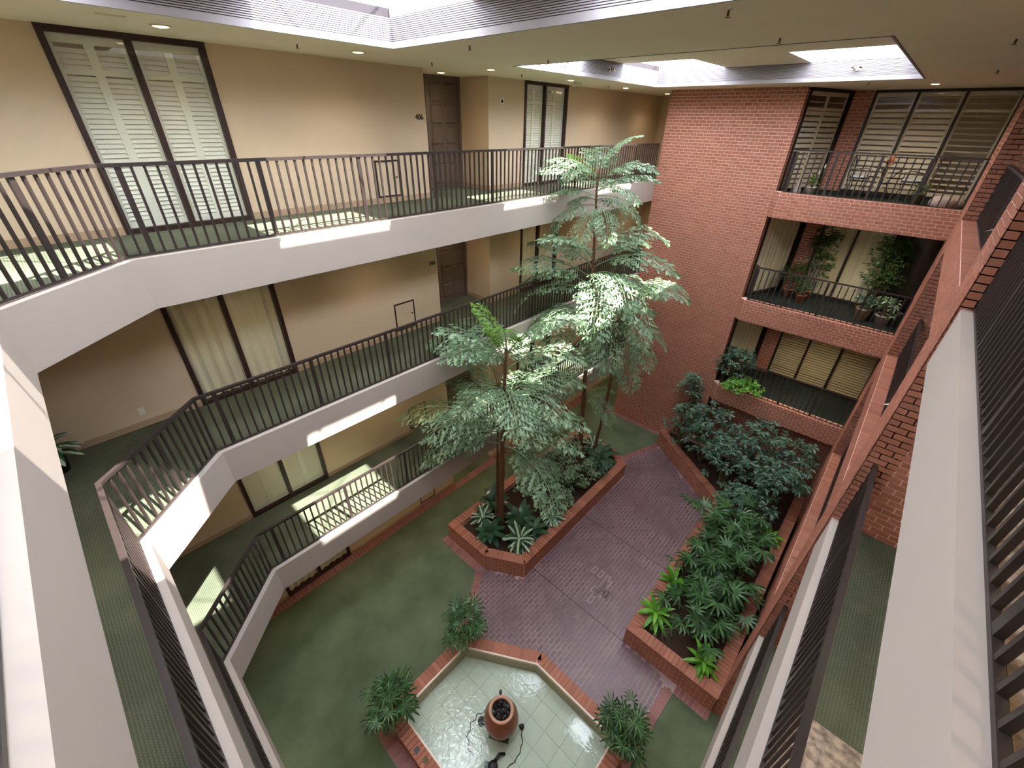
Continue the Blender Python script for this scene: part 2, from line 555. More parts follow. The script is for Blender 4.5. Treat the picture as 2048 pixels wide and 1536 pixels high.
# ---------------------------------------------------------------- structure
# edge of the opening, from the far left round to the right (void on the left-hand side)
EDGE = [(0, LY), (0, C1), (C2, 0), (6.27, 0), (RX, 1.15), (RX, 6.48)]
NY, FX, EY = -1.95, 9.1, 17.6         # wall behind the camera, right corridor wall, end of the corridors

# ground floor: carpet
g = MB().box(-2.7, FX, NY, EY, -.3, 0)
floor = tag(g.build('floor', M['carpet']), 'dark green carpet of the ground floor around the paved court', 'floor', kind='structure')

# upper walkways: carpet on top, painted slab below, white fascia at the edge
ORD = {1: 'second', 2: 'third', 3: 'top'}
for l in (1, 2, 3):
    z = l * H
    e = offset_path(EDGE, -.13)
    poly = [(-2.7, EY), (-2.7, NY), (FX, NY), (FX, 6.48), tuple(e[5]), tuple(e[4]), tuple(e[3]), tuple(e[2]), tuple(e[1]), (-.13, EY)]
    def slab(z0, z1):
        b = MB()
        b.prism([(-2.7, NY), (-.13, NY), (-.13, EY), (-2.7, EY)], z0, z1)
        b.prism([(-.13, NY), (FX, NY), (FX, -.13), (-.13, -.13)], z0, z1)
        b.prism([(-.13, -.13), tuple(e[2]), tuple(e[1])], z0, z1)
        b.prism([(RX + .13, -.13), (FX, -.13), (FX, 6.48), (RX + .13, 6.48)], z0, z1)
        b.prism([tuple(e[3]), (RX + .13, -.13), tuple(e[4])], z0, z1)
        return b
    o = slab(z - .05, z).build('floor', M['carpet_up'])
    tag(o, f'green carpet of the {ORD[l]}-storey walkway', 'floor', kind='structure')
    o = slab(z + ZB + .01, z - .05).build('ceiling', M['ceil'])
    tag(o, f'painted soffit under the {ORD[l]}-storey walkway', 'ceiling', kind='structure')
    o = strip(EDGE, -.13, 0, z + ZB, z + ZT).build(f'trim_{l}', M['fascia'])
    tag(o, f'pale painted fascia along the edge of the {ORD[l]}-storey walkway', 'fascia', kind='structure')
    # stone lobby floor on the right
    o = MB().box(RX + .14, FX, NY, 3.63, z, z + .006).build('floor', M['granite'])
    tag(o, f'speckled stone lobby floor on the {ORD[l]} storey, right side', 'floor', kind='structure')

# left apartment wall
WIN_A, WIN_B = (1.38, 3.14, 2.25), (10.12, 11.93, 10.95)
REC = (7.0, 8.84, -2.65)
for l in range(4):
    z0 = l * H; z1 = z0 + H + ZB + .02 if l < 3 else ZC + .02
    b = MB()
    for a, c in ((NY, WIN_A[0]), (WIN_A[1], REC[0]), (REC[1], WIN_B[0]), (WIN_B[1], EY)):
        b.box(WX - .16, WX, a, c, z0, z1)
    b.box(REC[2] - .1, WX - .16, REC[0] - .16, REC[0], z0, z1)
    b.box(REC[2] - .1, WX - .16, REC[1], REC[1] + .16, z0, z1)
    b.box(REC[2] - .1, REC[2], REC[0], 7.72, z0, z1)
    b.box(REC[2] - .1, REC[2], 8.78, REC[1], z0, z1)
    nm = ['ground', 'second', 'third', 'top'][l]
    tag(b.build('wall_left', M['wall']), f'tan painted apartment wall on the {nm} storey', 'wall', kind='structure')
    b = MB()
    for a, c in ((NY, WIN_A[0]), (WIN_A[1], REC[0]), (REC[1], WIN_B[0]), (WIN_B[1], EY)):
        b.box(WX, WX + .014, a, c, z0 + .002, z0 + .11)
    b.box(REC[2], WX, REC[0], REC[0] + .014, z0 + .002, z0 + .11)
    b.box(REC[2], WX, REC[1] - .014, REC[1], z0 + .002, z0 + .11)
    tag(b.build('baseboard_left', M['base']), f'low baseboard along the {nm}-storey apartment wall', 'baseboard', kind='structure')
    # closed rooms behind the windows
    b = MB()
    for a, c, _ in (WIN_A, WIN_B):
        b.box(-2.5, -2.45, a - .2, c + .2, z0, z1)
    o = tag(b.build('wall_left', M['ceil']), f'inner room wall behind the {nm}-storey windows', 'wall', kind='structure')

# walls out of the picture that close the building
for nm, bx_ in (('wall_outer', (-2.85, -2.75, NY, EY, 0, ZC)), ('wall_near', (-2.7, FX + .1, NY - .15, NY, 0, ZC)), ('wall_right', (FX, FX + .15, NY, EY, 0, ZC)), ('wall_back', (-2.7, FX, EY, EY + .15, 0, ZC))):
    tag(MB().box(*bx_).build(nm, M['wall']), {'wall_outer': 'inner wall of the rooms behind the apartment front', 'wall_near': 'tan wall behind the near walkway', 'wall_right': 'tan wall along the right walkway', 'wall_back': 'tan wall closing the far corridor'}[nm], 'wall', kind='structure')

# ---- far brick wall
XE = 3.53
b = MB().box(.0, XE, LY, LY + .3, 0, ZC)
wf = tag(b.build('wall_far', M['mortar']), 'tall red brick wall at the far end of the court', 'wall', kind='structure')
la = Laid()
la.wall((0, LY, .0), (1, 0, 0), (0, -1, 0), XE, ZC)
la.wall((XE, LY, 0), (0, 1, 0), (1, 0, 0), .3, ZC)
la.lay(wf, M['brick'])
# ground wall under the far balconies
b = MB().box(XE, BX + .5, 15.25, 15.45, 0, H + ZB)
o = tag(b.build('wall_far', M['mortar']), 'shaded brick wall under the lowest far balcony', 'wall', kind='structure')
la = Laid(); la.wall((XE, 15.25, 0), (1, 0, 0), (0, -1, 0), BX - XE, H + ZB); la.lay(o, M['brick'])
# balcony fronts of the far wall
SP = [(XE - .02, LY - .0), (XE + .18, LY - .18), (BX + .03, LY - .18)]
for l in (1, 2, 3):
    z = l * H
    b = strip(SP, 0, .26, z + ZB, z + ZT + .02)
    o = tag(b.build(f'trim_{3 + l}', M['mortar']), f'red brick balcony front on the {ORD[l]} storey of the far wall', 'balcony front', kind='structure')
    la = Laid()
    hgt = ZT + .02 - ZB
    for p, q in zip(SP[:-1], SP[1:]):
        U = Vector((q[0] - p[0], q[1] - p[1], 0)); wd = U.length; U.normalize()
        la.wall((p[0], p[1], z + ZB), U, Vector((U.y, -U.x, 0)), wd, hgt, header_top=True)
    la.row(SP[1], SP[2], .22, z + ZT + .02, inward=(0, 1, 0))
    la.lay(o, M['brick'])
    # slab, ceiling and balcony floor behind it
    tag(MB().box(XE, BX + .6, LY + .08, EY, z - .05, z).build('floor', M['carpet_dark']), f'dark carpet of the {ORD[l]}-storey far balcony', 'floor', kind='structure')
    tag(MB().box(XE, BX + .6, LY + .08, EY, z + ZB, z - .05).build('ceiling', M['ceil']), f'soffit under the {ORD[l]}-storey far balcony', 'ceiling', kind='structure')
# side wall between far balconies and the corridor
tag(MB().box(0, .2, LY + .3, EY, 0, ZC).build('wall_far', M['wall']), 'tan return wall behind the far brick wall', 'wall', kind='structure')

# ---- right brick wall: two piers, balcony fronts between
PIER = ((6.48, 7.38), (13.15, LY + .3))
b = MB().box(BX, FX, PIER[0][0], PIER[0][0] + .2, 0, ZC).box(BX, BX + .3, *PIER[0], 0, ZC).box(BX, BX + .3, *PIER[1], 0, ZC).box(BX, FX, PIER[1][0], PIER[1][0] + .2, 0, ZC)
wr = tag(b.build('wall_right', M['mortar']), 'tall red brick piers of the right wall', 'wall', kind='structure')
la = Laid()
la.wall((BX, PIER[0][0], 0), (1, 0, 0), (0, -1, 0), FX - BX, ZC)
la.wall((BX, PIER[0][1], 0), (0, -1, 0), (-1, 0, 0), PIER[0][1] - PIER[0][0], ZC)
la.wall((BX, PIER[1][0], 0), (1, 0, 0), (0, -1, 0), FX - BX, ZC)
la.wall((BX, PIER[1][1], 0), (0, -1, 0), (-1, 0, 0), PIER[1][1] - PIER[1][0], ZC)
la.lay(wr, M['brick'])
o = tag(MB().box(BX + .1, BX + .3, PIER[0][1], PIER[1][0], 0, H + ZB).build('wall_right', M['mortar']), 'brick wall behind the right planter', 'wall', kind='structure')
la = Laid(); la.wall((BX + .1, PIER[1][0], 0), (0, -1, 0), (-1, 0, 0), PIER[1][0] - PIER[0][1], H + ZB); la.lay(o, M['brick'], limit=120)
for l in (1, 2, 3):
    z = l * H
    b = MB().box(BX, BX + .28, PIER[0][1], PIER[1][0], z + ZB, z + ZT)
    o = tag(b.build(f'trim_{6 + l}', M['mortar']), f'red brick balcony front on the {ORD[l]} storey of the right wall', 'balcony front', kind='structure')
    la = Laid()
    la.wall((BX, PIER[1][0], z + ZB), (0, -1, 0), (-1, 0, 0), PIER[1][0] - PIER[0][1], ZT - ZB)
    la.row((BX, PIER[1][0]), (BX, PIER[0][1]), .26, z + ZT, inward=(1, 0, 0))
    la.lay(o, M['brick'])
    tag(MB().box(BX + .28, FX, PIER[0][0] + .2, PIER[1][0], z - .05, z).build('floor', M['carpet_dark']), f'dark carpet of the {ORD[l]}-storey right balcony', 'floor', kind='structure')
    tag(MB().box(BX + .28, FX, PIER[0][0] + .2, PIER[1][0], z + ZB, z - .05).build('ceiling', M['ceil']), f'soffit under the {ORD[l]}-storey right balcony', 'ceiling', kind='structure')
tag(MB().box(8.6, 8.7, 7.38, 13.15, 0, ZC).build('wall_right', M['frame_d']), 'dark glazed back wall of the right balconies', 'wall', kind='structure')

# ---- top ceiling with two light wells
WELL = ((.10, 5.80, -.75, 5.12), (.10, 5.80, 7.70, 13.53))
ZU = 11.90
b = MB()
xs = [-2.7, .10, 5.80, FX]
ys = [NY, -.75, 5.12, 7.70, 13.53, EY]
for j in range(5):
    for i in range(3):
        if i == 1 and j in (1, 3): continue
        b.box(xs[i], xs[i + 1], ys[j], ys[j + 1], ZC, ZC + .12)
tag(b.build('ceiling', M['ceil']), 'taupe painted ceiling of the top storey around the skylights', 'ceiling', kind='structure')
SKX = ((.10, 1.85), (3.72, 5.47))
SKY = (((-.55, 1.45), (3.2, 5.10)), ((7.95, 9.95), (11.6, 13.5)))
wn_ = 20
for k, (x0, x1, y0, y1) in enumerate(WELL):
    nm = ('nearer', 'farther')[k]
    t = .05
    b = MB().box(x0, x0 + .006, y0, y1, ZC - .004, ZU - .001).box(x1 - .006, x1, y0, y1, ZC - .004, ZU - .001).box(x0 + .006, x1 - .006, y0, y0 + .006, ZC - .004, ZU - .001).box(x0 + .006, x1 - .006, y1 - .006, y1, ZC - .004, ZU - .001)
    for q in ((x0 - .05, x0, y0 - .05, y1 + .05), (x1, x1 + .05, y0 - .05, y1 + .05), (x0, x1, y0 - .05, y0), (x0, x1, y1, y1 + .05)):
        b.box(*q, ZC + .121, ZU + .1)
    o = tag(b.build(f'trim_{10 + k}', M['ribgap']), f'white ribbed light well, shade painted between its ribs, under the {nm} skylights', 'light well', kind='structure')
    nr = 12
    for r in range(nr):
        za = ZC + .085 + r * (ZU - ZC - .088) / nr; zb = za + .0135
        for nm2, bb in (('l', (x0 + .006, x0 + .03, y0, y1)), ('r', (x1 - .03, x1 - .006, y0, y1)), ('n', (x0 + .03, x1 - .03, y0 + .006, y0 + .03)), ('f', (x0 + .03, x1 - .03, y1 - .03, y1 - .006))):
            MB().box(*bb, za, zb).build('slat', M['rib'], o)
    for q in ((x0 + .006, x0 + .034, y0, y1), (x1 - .034, x1 - .006, y0, y1), (x0 + .034, x1 - .034, y0 + .006, y0 + .034), (x0 + .034, x1 - .034, y1 - .034, y1 - .006)):
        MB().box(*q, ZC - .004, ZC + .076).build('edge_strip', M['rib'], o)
    # upper ceiling pierced by the skylights
    b = MB()
    X = [x0, SKX[0][0], SKX[0][1], SKX[1][0], SKX[1][1], x1]
    Y = [y0, SKY[k][0][0], SKY[k][0][1], SKY[k][1][0], SKY[k][1][1], y1]
    for i in range(5):
        for j in range(5):
            if i in (1, 3) and j in (1, 3): continue
            if X[i + 1] - X[i] < .002 or Y[j + 1] - Y[j] < .002: continue
            b.box(X[i], X[i + 1], Y[j], Y[j + 1], ZU, ZU + .1)
    tag(b.build('ceiling', M['ceil']), f'raised ceiling between the {nm} four skylights', 'ceiling', kind='structure')
    for i in range(2):
        for j in range(2):
            a0, a1 = SKX[i]; c0, c1 = SKY[k][j]
            zc = 12.12; ap = Vector(((a0 + a1) / 2, (c0 + c1) / 2, zc + .55))
            side = ('left', 'right')[i]; fn = ('near', 'far')[j]
            w = thing(f'window_{wn_}', f'pyramid skylight over the {nm} light well, {fn} {side} one of four', 'skylight', (0, 0, 0), kind='structure'); wn_ += 1
            cb = MB(); t = .06
            cb.box(a0 - t, a0, c0 - t, c1 + t, ZU + .1, zc).box(a1, a1 + t, c0 - t, c1 + t, ZU + .1, zc).box(a0, a1, c0 - t, c0, ZU + .1, zc).box(a0, a1, c1, c1 + t, ZU + .1, zc)
            cb.build('curb', M['white'], w)
            cs = [Vector((a0 - .03, c0 - .03, zc)), Vector((a1 + .03, c0 - .03, zc)), Vector((a1 + .03, c1 + .03, zc)), Vector((a0 - .03, c1 + .03, zc))]
            for q in range(4):
                MB().poly([cs[q], cs[(q + 1) % 4], ap]).build('pane', M['skyglass'], w)
                MB().tube([cs[q], ap], .014, 5).build('hip_bar', M['white'], w)

# ---------------------------------------------------------------- windows and doors
def window(n, label, O, U, N, w, h, mull, frame, fill, fmat, fw=.07, depth=.10, inset=.05, seed=0, ncol=2):
    """framed full-height window: O lower left corner seen from outside, U along the sill, N outward; mull = mullion positions"""
    O, U, N = Vector(O), Vector(U).normalized(), Vector(N).normalized(); V = Vector((0, 0, 1))
    W = thing(f'window_{n}', label, 'window', kind='structure')
    fr = MB()
    for a, b, c, d in ((0, w, 0, fw), (0, w, h - fw, fw), ):
        fr.obox(O + V * c, U, V, N, w, d, -depth, .025)
    fr.obox(O + V * fw, U, V, N, fw, h - 2 * fw, -depth, .025)
    fr.obox(O + U * (w - fw) + V * fw, U, V, N, fw, h - 2 * fw, -depth, .025)
    fr.build('frame', frame, W)
    xs = [0] + list(mull) + [w]
    for m_ in mull:
        MB().obox(O + U * (m_ - fw / 2) + V * fw, U, V, N, fw, h - 2 * fw, -depth, .02).build('mullion', frame, W)
    rnd = random.Random(seed)
    for i in range(len(xs) - 1):
        a = xs[i] + (fw if i == 0 else fw / 2); b = xs[i + 1] - (fw if i == len(xs) - 2 else fw / 2)
        MB().poly([O + U * a + V * fw - N * inset, O + U * b + V * fw - N * inset, O + U * b + V * (h - fw) - N * inset, O + U * a + V * (h - fw) - N * inset]).build('pane', M['glass'], W)
        D = -N * (depth - .005)
        kind = fill[i % len(fill)]
        if kind in ('shutter', 'bigshutter', 'openshutter'):
            pitch = .058 if kind == 'shutter' else .125
            nc = ncol
            cw = (b - a) / nc
            me = None
            for c in range(nc):
                P = O + U * (a + c * cw) + D
                sp = MB(); st = .05
                sp.obox(P + V * fw, U, V, N, st, h - 2 * fw, 0, .03).obox(P + U * (cw - st) + V * fw, U, V, N, st, h - 2 * fw, 0, .03)
                for q, hh in ((fw, .09), (h - fw - .09, .09), (h * .80, .06)):
                    sp.obox(P + U * st + V * q, U, V, N, cw - 2 * st, hh, 0, .03)
                so = sp.build('shutter_panel', fmat, W)
                if me is None:
                    tilt = math.radians(24 if kind == 'shutter' else 12)
                    lv = MB(); lw = cw - 2 * st; ld = pitch * (.47 if kind == 'shutter' else .36)
                    vv = Vector((0, math.cos(tilt), -math.sin(tilt))); nn = Vector((0, math.sin(tilt), math.cos(tilt)))
                    lv.obox(Vector((0, 0, 0)) - vv * ld, (1, 0, 0), vv, nn, lw, 2 * ld, -.004, .004)
                    me = lv.mesh('slat', fmat)
                    op = math.radians(-22)
                    lv = MB(); vv = Vector((0, math.cos(1.25), -math.sin(1.25))); nn = Vector((0, math.sin(1.25), math.cos(1.25)))
                    lv.obox(Vector((0, 0, 0)) - vv * ld, (1, 0, 0), vv, nn, lw, 2 * ld, -.004, .004)
                    me_open = lv.mesh('slat', fmat)
                zz = fw + .09 + pitch * .6
                while zz < h - fw - .11:
                    if not (h * .80 + .002 < zz < h * .80 + .058):
                        Q = P + U * st + V * zz + N * .015
                        use = me_open if (kind == 'openshutter' or (kind == 'bigshutter' and zz > h * .78)) else me
                        inst('slat', use, so, Matrix(((U.x, V.x, N.x, Q.x), (U.y, V.y, N.y, Q.y), (U.z, V.z, N.z, Q.z), (0, 0, 0, 1))))
                    zz += pitch
        elif kind == 'blind':
            pitch = .09; cw = b - a
            me = MB().obox((0, -.035, 0), (1, 0, 0), Vector((0, .96, -.28)), Vector((0, .28, .96)), cw, .060, -.0015, .0015).mesh('slat', fmat)
            hd = MB().obox(O + U * a + V * (h - fw - .06) + D, U, V, N, cw, .06, -.02, .03).build('blind_head', fmat, W)
            zz = fw + .04
            while zz < h - fw - .08:
                Q = O + U * a + V * zz + D
                inst('slat', me, hd, Matrix(((U.x, V.x, N.x, Q.x), (U.y, V.y, N.y, Q.y), (U.z, V.z, N.z, Q.z), (0, 0, 0, 1))))
                zz += pitch
        elif kind == 'curtain':
            k = max(8, int((b - a) / .035)); cm = MB()
            pts = [O + U * (a + (b - a) * i2 / k) + D + N * (.022 * math.sin(i2 * 1.25 + seed) + .012 * math.sin(i2 * .47)) for i2 in range(k + 1)]
            for i2 in range(k):
                cm.poly([pts[i2] + V * fw, pts[i2 + 1] + V * fw, pts[i2 + 1] + V * (h - fw), pts[i2] + V * (h - fw)])
            cm.build('curtain', fmat, W, smooth=True)
        elif kind == 'dark':
            MB().obox(O + U * a + V * fw + D, U, V, N, b - a, h - 2 * fw, -.02, 0).build('room_backing', M['frame_d'], W)
    return W

hs = H + ZB            # clear height of the lower storeys
FILL = {3: ('shutter', M['shutter']), 2: ('curtain', M['curtain']), 1: ('shutter', M['shutter']), 0: ('curtain', M['curtain'])}
STOREY = ['ground', 'second', 'third', 'top']
n = 1
for l in range(4):
    hh = (hs if l < 3 else ZC - 3 * H)
    for k, (a, b, c) in enumerate((WIN_A, WIN_B)):
        fill, fm = FILL[l]
        if k == 1 and l == 1: fill, fm = 'curtain', M['curtain']
        window(n, f"{'brown-framed two-pane' } window with {'white louvred shutters' if fill == 'shutter' else 'pale drapery'} on the {STOREY[l]} storey, {'beside the cut corner' if k == 0 else 'beyond the entrance door'}",
               (WX, a, l * H), (0, 1, 0), (1, 0, 0), b - a, hh, [c - a], M['frame'], [fill if not (k == 1 and l == 3) else 'shutter'], fm, seed=l * 3 + k)
        n += 1

def door(n, l):
    z = l * H; hh = (hs if l < 3 else ZC - z)
    D = thing(f'door_{n}', f'dark wooden panelled entrance door recessed on the {STOREY[l]} storey', 'door', kind='structure')
    x = REC[2]
    MB().box(x - .08, x + .03, 7.72, 7.80, z, z + hh).box(x - .08, x + .03, 8.70, 8.78, z, z + hh).box(x - .08, x + .03, 7.80, 8.70, z + hh - .08, z + hh).build('door_frame', M['door'], D)
    MB().box(x - .06, x - .015, 7.80, 8.70, z + .01, z + hh - .08).build('door_leaf', M['door'], D)
    me = None
    for r in range(5):
        for c in range(2):
            ph, pw = (hh - .45) / 5, .34
            y0, z0 = 7.86 + c * .42, z + .14 + r * (ph + .045)
            p = MB(); e = .035
            o4 = [(x - .015, y0, z0), (x - .015, y0 + pw, z0), (x - .015, y0 + pw, z0 + ph), (x - .015, y0, z0 + ph)]
            i4 = [(x + .012, y0 + e, z0 + e), (x + .012, y0 + pw - e, z0 + e), (x + .012, y0 + pw - e, z0 + ph - e), (x + .012, y0 + e, z0 + ph - e)]
            p.poly(i4)
            for q in range(4): p.poly([o4[q], o4[(q + 1) % 4], i4[(q + 1) % 4], i4[q]])
            p.build('door_panel', M['door'], D)
    hd = MB().tube([(x + .02, 7.86, z + 1.02), (x + .06, 7.86, z + 1.02), (x + .06, 7.97, z + 1.02)], .012, 8).build('handle', M['brass'], D)
    MB().box(x - .016, x - .008, 7.835, 7.885, z + .92, z + 1.12).build('lock_plate', M['brass'], D)
for l in range(4): door(l + 1, l)

def number(txt, l, y, z):
    cu = bpy.data.curves.new('room_number', 'FONT'); cu.body = txt; cu.size = .14; cu.extrude = .006
    cu.align_x = 'CENTER'
    tmp = bpy.data.objects.new('tmp_text', cu); COL.objects.link(tmp)
    me = bpy.data.meshes.new_from_object(tmp.evaluated_get(bpy.context.evaluated_depsgraph_get()))
    bpy.data.objects.remove(tmp)
    me.materials.clear(); me.materials.append(M['frame'])
    o = bpy.data.objects.new('room_number', me); COL.objects.link(o)
    o.matrix_world = Matrix(((0, 0, 1, WX + .006), (1, 0, 0, y), (0, 1, 0, z), (0, 0, 0, 1)))
    tag(o, f'small dark room number {txt} beside the {STOREY[l]}-storey entrance door', 'number')
number('406', 3, 6.82, 3 * H + 1.52)
number('306', 2, 6.84, 2 * H + 1.52)

for l in range(4):
    P = thing('access_panel', f'brown-framed access hatch low on the {STOREY[l]}-storey wall', 'hatch', (WX, 5.9, l * H + .46))
    f = MB(); w, h, t = .285, .345, .03
    f.box(0, .018, -w, w, -h, -h + t).box(0, .018, -w, w, h - t, h).box(0, .018, -w, -w + t, -h + t, h - t).box(0, .018, w - t, w, -h + t, h - t)
    f.build('frame', M['frame'], P)
    MB().box(0, .008, -w + t, w - t, -h + t, h - t).build('hatch_leaf', M['wall'], P)
    MB().lathe([(.0, .02), (.018, .02), (.018, 0)], n=10).build('latch', M['frame'], P).matrix_basis = Matrix.Translation((.004, .2, .02)) @ Matrix.Rotation(math.pi / 2, 4, 'Y')
K = thing('keypad', 'small white thermostat box on the tan wall by the corner', 'thermostat', (WX, 9.28, 3 * H + 1.93))
MB().box(0, .025, -.07, .07, -.055, .055).build('housing', M['plastic'], K)
MB().box(.025, .028, -.035, .035, -.03, .035).build('display', M['frame_d'], K)
K = thing('wall_outlet', 'white electrical outlet low on the tan wall near the potted plant', 'outlet', (WX, .56, 2 * H + .3))
MB().box(0, .008, -.04, .04, -.06, .06).build('cover_plate', M['plastic'], K)
for s_ in (-1, 1): MB().box(.008, .011, -.016, .016, s_ * .026 - .014, s_ * .026 + .014).build('socket', M['pot_w'], K)

# ---------------------------------------------------------------- railings
BAL = MB().box(-.013, .013, -.013, .013, 0, .955).mesh('baluster', M['rail'])
POST = MB().box(-.03, .03, -.014, .014, 0, .96).mesh('post', M['rail'])

def railing(label, path, z, inset, pitch=.1246, per=12, start=0., first_post=True, top=1.04, wt=.055, ht=.04, bal=BAL, post=POST, group=None):
    R = thing('railing', label, 'railing', (0, 0, 0), group=group)
    pts = offset_path(path, -inset)
    tr = strip(pts, -wt / 2, wt / 2, z + top - ht, z + top).build('top_rail', M['rail'], R)
    strip(pts, -.016, .016, z + .035, z + .06).build('bottom_rail', M['rail'], R)
    for a, b in zip(pts[:-1], pts[1:]):
        d = b - a; L = d.length; d.normalize(); ang = math.atan2(d.y, d.x)
        k = max(1, round(L / pitch)); p = L / k
        s0 = start if L > 5 else (k // 2) % per
        for i in range(k + 1):
            if i == k and b != pts[-1]: continue
            q = a + d * (i * p)
            if i == 0 and a != pts[0]: q = a + d * .012
            is_post = (round(i - s0) % per == 0)
            inst('post' if is_post else 'baluster', post if is_post else bal, R, loc=(q.x, q.y, z + .045), rot=(0, 0, ang))
    return R

for l in (1, 2, 3):
    z = l * H
    # left run, cut corner and near run
    pl = [(0, LY - .02), (0, C1), (C2, 0), (4.2, 0)]
    pr = [(4.2, 0), (6.27, 0), (RX, 1.15), (RX, 6.48)]
    # posts on the left run fall at y = 1.39 + 1.495 k
    Lr = LY - .02 - C1
    railing(f'dark bronze balustrade along the {ORD[l]}-storey walkway before the apartment doors', pl, z, .095, start=((LY - .02 - 1.39) / .1246) % 12)
    railing(f'dark bronze balustrade along the {ORD[l]}-storey walkway on the right', pr, z, .095, start=9)

for l in (1, 2, 3):
    z = l * H
    railing(f'slim dark railing of the {ORD[l]}-storey far balcony', [(XE + .05, LY + .12), (XE + .2, LY - .16), (BX, LY - .16)], z, -.08, pitch=.15, per=6, top=1.06, wt=.045, ht=.035)
    railing(f'slim dark railing of the {ORD[l]}-storey balcony in the right brick wall', [(BX + .22, PIER[0][1]), (BX + .22, PIER[1][0])][::-1], z, 0., pitch=.125, per=12, top=1.02, wt=.045, ht=.035)

# ---------------------------------------------------------------- far balconies: glazing behind the railings
for l in (1, 2, 3):
    z = l * H; hh = hs if l < 3 else ZC - z
    bw = BX - 4.66
    o = MB().box(4.2, 4.66, 16.72, 16.9, z, z + hh).build('wall_far', M['mortar'])
    tag(o, f'narrow brick pier between the windows of the {ORD[l]}-storey far balcony', 'wall', kind='structure')
    la = Laid(); la.wall((4.2, 16.72, z), (1, 0, 0), (0, -1, 0), .46, hh); la.lay(o, M['brick'])
    if l == 3: f1, m1, f2, m2 = 'bigshutter', M['shutter_t'], ['bigshutter', 'bigshutter', 'openshutter'], M['shutter_t']
    elif l == 2: f1, m1, f2, m2 = 'curtain', M['curtain'], ['curtain', 'curtain', 'dark'], M['curtain']
    else: f1, m1, f2, m2 = 'curtain', M['curtain'], ['blind'], M['blind']
    d = Vector((4.2 - XE, 16.72 - LY - .3, 0)); w = d.length
    window(n, f'narrow slanted window at the left of the {ORD[l]}-storey far balcony', (XE, LY + .3, z), d, (d.y, -d.x, 0), w, hh, [], M['frame_d'], [f1], m1, seed=l, ncol=2); n += 1
    window(n, f'wide three-bay window across the back of the {ORD[l]}-storey far balcony', (4.66, 16.74, z), (1, 0, 0), (0, -1, 0), bw + .1, hh, [bw / 3, bw * 2 / 3], M['frame_d'], f2, m2, fw=.06, seed=l + 5, ncol=1); n += 1
    tag(MB().box(BX + .1, BX + .25, LY - .1, 16.9, z, z + hh).build('wall_far', M['wall']), f'tan side wall of the {ORD[l]}-storey far balcony', 'wall', kind='structure')

# ---------------------------------------------------------------- ground court
PT = .03                                             # paving stands this high
ISL = [(-.10, 5.45), (1.41, 5.45), (2.40, 6.02), (2.38, 11.38), (1.72, 11.80), (-.10, 11.80)]
POOL = [(2.44, 1.59), (6.38, 1.59), (6.38, 4.72), (4.08, 4.72), (2.44, 3.74)]
PLT = [(BX - .012, 6.41), (BX - .012, LY - .012), (2.39, LY - .012), (2.39, 13.95), (5.25, 11.95), (5.25, 6.41)]
PAVE = [(-.20, 5.24), (1.30, 5.24), (2.40, 3.60), (4.10, 4.80), (6.20, 4.80), (6.55, 4.10), (6.62, 6.2), (BX, 6.2), (BX, 6.41), (5.25, 6.41), (5.25, 11.95), (2.39, 13.97), (1.62, 11.80), (2.38, 11.38), (2.40, 6.02), (1.41, 5.45), (-.20, 5.45)]
pv = tag(MB().prism(PAVE, .001, PT - .004).build('floor', M['pmortar']), 'purple brick paving of the court between the planters', 'floor', kind='structure')

def inside(p, poly):
    c = False
    for i in range(len(poly)):
        x1, y1 = poly[i][:2]; x2, y2 = poly[i - 1][:2]
        if (y1 > p[1]) != (y2 > p[1]) and p[0] < (x2 - x1) * (p[1] - y1) / (y2 - y1) + x1: c = not c
    return c
def clear(p, poly, d):
    """inside and at least d from every edge"""
    if not inside(p, poly): return False
    for i in range(len(poly)):
        a, b = Vector(poly[i - 1][:2]), Vector(poly[i][:2]); ab = b - a
        t = max(0, min(1, (Vector(p) - a).dot(ab) / ab.length_squared))
        if (a + ab * t - Vector(p)).length < d: return False
    return True
la = Laid()
bw_, bl_, j = .1016, .2032, .012
inner = [(1.36, 5.24), (2.50, 3.78), (4.05, 4.72), (6.28, 4.72), (6.62, 6.2), (6.0, 6.41), (5.25, 6.41), (5.25, 11.95), (2.47, 13.85), (1.72, 11.80), (2.38, 11.38), (2.40, 6.02), (1.41, 5.45)]
i = 0; x = 1.30
while x < 6.7:
    y = 3.5 - (i % 2) * bl_ / 2
    while y < 14:
        c = (x + bw_ / 2, y + bl_ / 2)
        if clear(c, inner, .035):
            la.c.append((Vector((x + j / 2, y + j / 2, PT - .004)), Vector((1, 0, 0)), Vector((0, 1, 0)), Vector((0, 0, 1)), bw_ - j, bl_ - j))
        y += bl_
    x += bw_; i += 1
# a few pavers whose joints have turned white
BLOOM = ((3.7, 7.5), (3.91, 7.51), (4.11, 7.53), (4.19, 7.47), (4.13, 7.37), (4.13, 7.22), (4.22, 7.32), (4.07, 7.07), (4.23, 7.13), (4.17, 6.99), (4.33, 7.1), (4.06, 6.89), (4.09, 6.67))
for q in BLOOM:
    O, U0, V0, _, w0, h0 = min(la.c, key=lambda c: (c[0].x + c[4] / 2 - q[0]) ** 2 + (c[0].y + c[5] / 2 - q[1]) ** 2)
    f = MB(); x0, x1, y0, y1, t, z_ = O.x - .012, O.x + w0 + .012, O.y - .012, O.y + h0 + .012, .014, PT + .0015
    f.box(x0, x1, y0, y0 + t, PT - .005, z_).box(x0, x1, y1 - t, y1, PT - .005, z_).box(x0, x0 + t, y0 + t, y1 - t, PT - .005, z_).box(x1 - t, x1, y0 + t, y1 - t, PT - .005, z_)
    f.build('white_joint', M['bloom'], pv)
la.lay(pv, M['paver'], name='paver', proud=.004, stuff='paver_field')
la = Laid()
